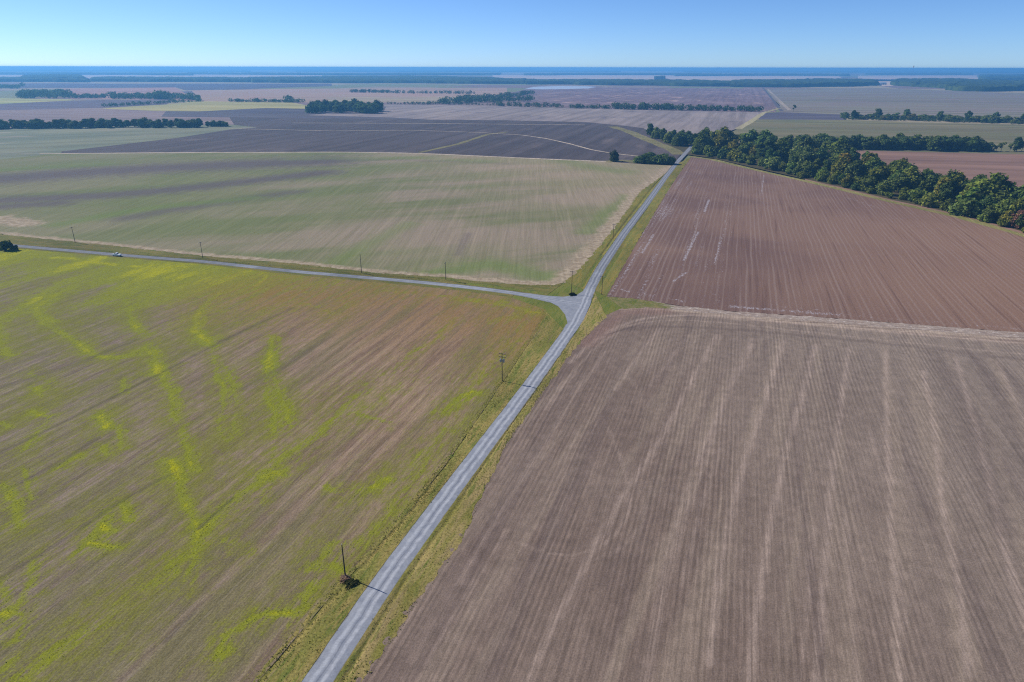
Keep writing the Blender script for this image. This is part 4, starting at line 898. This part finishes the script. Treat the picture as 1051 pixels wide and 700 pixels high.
scrub(g(361, 600), 1.7, .7, 300, srgb(62, 68, 34), srgb(96, 96, 52), 'verge_shrub', 'low green shrub just below the dead bush at the nearest pole', 'bush')
scrub(g(587.5, 302.8), 1.9, 1.5, 500, srgb(34, 42, 24), srgb(56, 62, 34), 'dark_shrub', 'small dark shrub at the foot of the pole in the junction corner', 'bush')

# ------------------------------------------------------------------ white pickup on the side road
PAINT = plain('white_paint', srgb(244, 246, 248), .3, .5, var=.02); GLASS = plain('tinted_glass', srgb(30, 36, 42), .12, .6, var=.05); RUB = plain('tyre_rubber', srgb(34, 34, 36), .85, .2); DARKP = plain('dark_trim', srgb(44, 46, 50), .6, .3)
LAMP = plain('lamp_glass', srgb(214, 216, 210), .2, .6); TAIL = plain('tail_lamp_glass', srgb(150, 26, 22), .25, .5)
pxy = np.array(g(120, 264.3)); trk = empty('pickup_truck', (pxy[0], pxy[1], .13), math.atan2(dd[1], dd[0]))   # +X is its front, heading left
tag(trk, 'white pickup truck driving along the side road near the left edge', 'pickup truck')
def prism(bm, prof, w):
    a = [bm.verts.new((x, -w / 2, z)) for x, z in prof]; b = [bm.verts.new((x, w / 2, z)) for x, z in prof]; n = len(prof)
    for i in range(n): bm.faces.new((a[i], a[(i + 1) % n], b[(i + 1) % n], b[i]))
    bm.faces.new(a[::-1]); bm.faces.new(b)
bmobj('body', lambda bm: prism(bm, [(3.1, .5), (3.15, .95), (2.95, 1.15), (1.55, 1.28), (-.9, 1.28), (-.9, .95), (-3.0, .95), (-3.05, .5)], 2.0), PAINT, trk, .05)
cab = bmobj('cab', lambda bm: prism(bm, [(1.6, 1.27), (.75, 1.98), (-.65, 2.0), (-.95, 1.27)], 1.8), PAINT, trk, .06)
bmobj('windscreen', lambda bm: box(bm, (0, 0, 0), (.02, 1.5, .82), Matrix.Translation((1.195, 0, 1.65)) @ Matrix.Rotation(-.875, 4, 'Y')), GLASS, cab)
for y in (-.905, .905):
    bmobj('side_window', lambda bm: box(bm, (.12, y, 1.62), (1.25, .02, .44)), GLASS, cab)
bmobj('rear_window', lambda bm: box(bm, (0, 0, 0), (.02, 1.4, .5), Matrix.Translation((-.83, 0, 1.66)) @ Matrix.Rotation(.39, 4, 'Y')), GLASS, cab)
def bedf(bm):
    for y in (-.95, .95): box(bm, (-1.98, y, 1.15), (2.1, .1, .42))
    box(bm, (-3.0, 0, 1.15), (.1, 2.0, .42))
bmobj('cargo_bed', bedf, PAINT, trk)
bmobj('bed_cover', lambda bm: box(bm, (-1.95, 0, 1.33), (2.0, 1.86, .05)), PAINT, trk)
bmobj('bumper', lambda bm: box(bm, (3.18, 0, .55), (.14, 1.95, .24)), DARKP, trk, .03); bmobj('bumper', lambda bm: box(bm, (-3.12, 0, .55), (.14, 1.95, .2)), DARKP, trk, .03)
bmobj('grille', lambda bm: box(bm, (3.15, 0, .86), (.06, 1.1, .24)), DARKP, trk)
for y in (-.78, .78):
    bmobj('headlight', lambda bm: box(bm, (3.14, y, .88), (.08, .34, .2)), LAMP, trk, .02); bmobj('tail_light', lambda bm: box(bm, (-3.06, y * 1.18, 1.12), (.05, .12, .34)), TAIL, trk)
for x in (2.0, -1.95):
    for y in (-.92, .92):
        MW = Matrix.Translation((x, y, .4)) @ Matrix.Rotation(math.pi / 2, 4, 'X')
        wh = bmobj('wheel', lambda bm: lathe(bm, [(.25, -.13), (.38, -.13), (.41, -.08), (.41, .08), (.38, .13), (.25, .13)], 20, MW), RUB, trk)
        bmobj('rim', lambda bm: lathe(bm, [(.1, -.14), (.25, -.135), (.25, .135), (.1, .14)], 16, MW), STEEL, wh)

# ------------------------------------------------------------------ far farm buildings
SHEET = plain('white_sheet_metal', srgb(226, 228, 230), .5, .3, var=.05, sc=.2); ROOFM = plain('grey_roof_metal', srgb(190, 194, 198), .45, .4, var=.08, sc=.2)
def barn(xy, L, W, hh, rz, label):
    r0 = empty('farm_building', (xy[0], xy[1], -.2), rz); tag(r0, label, 'farm building')
    bmobj('wall', lambda bm: box(bm, (0, 0, hh / 2), (L, W, hh)), SHEET, r0)
    def rf(bm):
        v = [bm.verts.new(p) for p in ((-L / 2 - .5, -W / 2 - .5, hh), (L / 2 + .5, -W / 2 - .5, hh), (L / 2 + .5, W / 2 + .5, hh), (-L / 2 - .5, W / 2 + .5, hh), (-L / 2 - .5, 0, hh + W * .28), (L / 2 + .5, 0, hh + W * .28))]
        for f in ((0, 1, 5, 4), (2, 3, 4, 5), (0, 4, 3), (1, 2, 5)): bm.faces.new([v[i] for i in f])
    bmobj('roof', rf, ROOFM, r0)
    bmobj('door', lambda bm: box(bm, (0, -W / 2 - .1, hh * .35), (L * .12, .15, hh * .7)), DARKP, r0)
barn(g(905, 85.4), 60, 22, 12, .3, 'long white farm building in the gap between the two far woods on the right')
def silo(xy, r_, h, label):
    r0 = empty('grain_silo', (xy[0], xy[1], -.2)); tag(r0, label, 'silo')
    bmobj('bin', lambda bm: lathe(bm, [(r_, 0), (r_, h)], 24), SHEET, r0); bmobj('roof', lambda bm: lathe(bm, [(r_ + .3, h + .02), (1.0, h + r_ * .55), (.6, h + r_ * .6)], 24), ROOFM, r0)
silo(g(246, 85.2), 6.5, 28, 'white grain silo against the blue woodland band on the left')
tw = empty('distant_tower', (*g(936, 73.4), -.2)); tag(tw, 'tall faint tower standing up above the horizon on the right', 'tower')
TWM = plain('tower_concrete', srgb(150, 150, 152), .8, .2)
bmobj('shaft', lambda bm: lathe(bm, [(11, 0), (8, 60), (7, 150)], 20), TWM, tw); bmobj('tower_head', lambda bm: lathe(bm, [(7, 150.5), (13, 158), (13, 168), (6, 176)], 20), TWM, tw)

# ------------------------------------------------------------------ grass tufts and flowering weeds (ground cover)
def cover(name, pts, size, tints, mat, label, seed, lean=.5):
    r = np.random.default_rng(seed); n = len(pts); nb = 3
    Cc = np.repeat(np.c_[pts, np.full(n, .02)], nb, 0); s_ = np.repeat(size, nb) * r.uniform(.6, 1.3, n * nb)
    a = r.uniform(0, 6.28, n * nb); d = np.c_[np.cos(a), np.sin(a), np.zeros(n * nb)]; t = np.c_[-np.sin(a), np.cos(a), np.zeros(n * nb)]
    wv_ = (s_ * .42)[:, None]; tip = d * (s_ * lean * r.uniform(.2, 1.2, n * nb))[:, None] + np.c_[np.zeros((n * nb, 2)), s_]
    V = np.stack([Cc - t * wv_, Cc + t * wv_, Cc + tip + t * wv_ * .7, Cc + tip - t * wv_ * .7], 1).reshape(-1, 3)
    o = mesh_np(name, V, np.arange(4 * n * nb).reshape(-1, 4), mat); fattr(o, 'tint', np.repeat(tints, nb) + r.normal(0, .08, n * nb), 'FACE')
    return tag(o, label, name.split('_')[-1], None, 'stuff')
def scatter_ribbon(inner, outer, n, spill=.08):
    a, b = resample(inner, 1500), resample(outer, 1500); L = np.linalg.norm(np.gradient((a + b) / 2, axis=0), axis=1); i = rng.choice(1500, n, p=L / L.sum())
    t = rng.uniform(0.02, 1 + spill, n)[:, None]; return a[i] * (1 - t) + b[i] * t + rng.normal(0, .2, (n, 2))
mm = Mat('tuft_grass'); tt = mm.attr('tint')
cc = mm.mix(mm.rng(tt, 0, .5, smooth=False), srgb(120, 126, 56), srgb(150, 144, 72)); cc = mm.mix(mm.rng(tt, .5, 1, smooth=False), cc, srgb(186, 166, 112)); leafy(mm, cc)
pts = np.concatenate([scatter_ribbon(edge_of(MAIN, -1, 0, i_j), V1o, 8000), scatter_ribbon(edge_of(MAIN, 1, 0, i_j2), V5o[:-1], 5000, .06),
                      scatter_ribbon(edge_of(MAIN, -1, i_j2, i_w), Dout[12:], 2500), scatter_ribbon(offset(SIDE, 2.9)[s0:220], Dout[6:13][::-1], 3000)])
pts = pts[pts[:, 1] > 60]
tn = .38 + .35 * fbm(pts, 6, 4) + .2 * fbm(pts, 1.5, 6)
cover('roadside_grass', pts, rng.uniform(.07, .2, len(pts)) * (1 + .5 * fbm(pts, 9, 2)), np.clip(tn, 0, 1), mm.m, 'tufts of green and straw-coloured grass along both road verges', 11, 1.1)
k = (C_P[:, 1] > 70) & (C_P[:, 1] < 460)
pr = np.clip(C_w - .35, 0, 1) * k; i = rng.choice(len(C_P), 12000, p=pr / pr.sum()); wp = C_P[i] + rng.normal(0, .8, (len(i), 2))
mm = Mat('mustard_weed'); tt = mm.attr('tint')
cc = mm.mix(mm.rng(tt, .1, .5, smooth=False), srgb(104, 118, 38), srgb(142, 146, 32)); cc = mm.mix(mm.rng(tt, .5, .9, smooth=False), cc, srgb(166, 164, 26)); leafy(mm, cc)
cover('yellow_weeds', wp, rng.uniform(.06, .17, len(wp)), np.clip(C_w[i] * .75 - .1 + .3 * fbm(wp, 3, 9), 0, 1), mm.m, 'yellow flowering weeds growing in winding trails through the left front field', 12, 1.0)

# ------------------------------------------------------------------ haze
def hb_(bm): box(bm, (0, 22000, 58.3), (92000, 46000 + 3000, 119.4 + 4.2))
hz_m = bpy.data.materials.new('haze_air'); hz_m.use_nodes = True; t = hz_m.node_tree; t.nodes.clear()
ho = t.nodes.new('ShaderNodeOutputMaterial'); pv = t.nodes.new('ShaderNodeVolumePrincipled')
pv.inputs['Color'].default_value = (.17, .52, 1.0, 1); pv.inputs['Density'].default_value = 1.08e-4; pv.inputs['Anisotropy'].default_value = 0.25
t.links.new(pv.outputs[0], ho.inputs['Volume'])
hz_o = bmobj('haze', hb_, hz_m); hz_o['kind'] = 'stuff'; tag(hz_o, 'thin blue haze lying over the whole plain', 'haze')
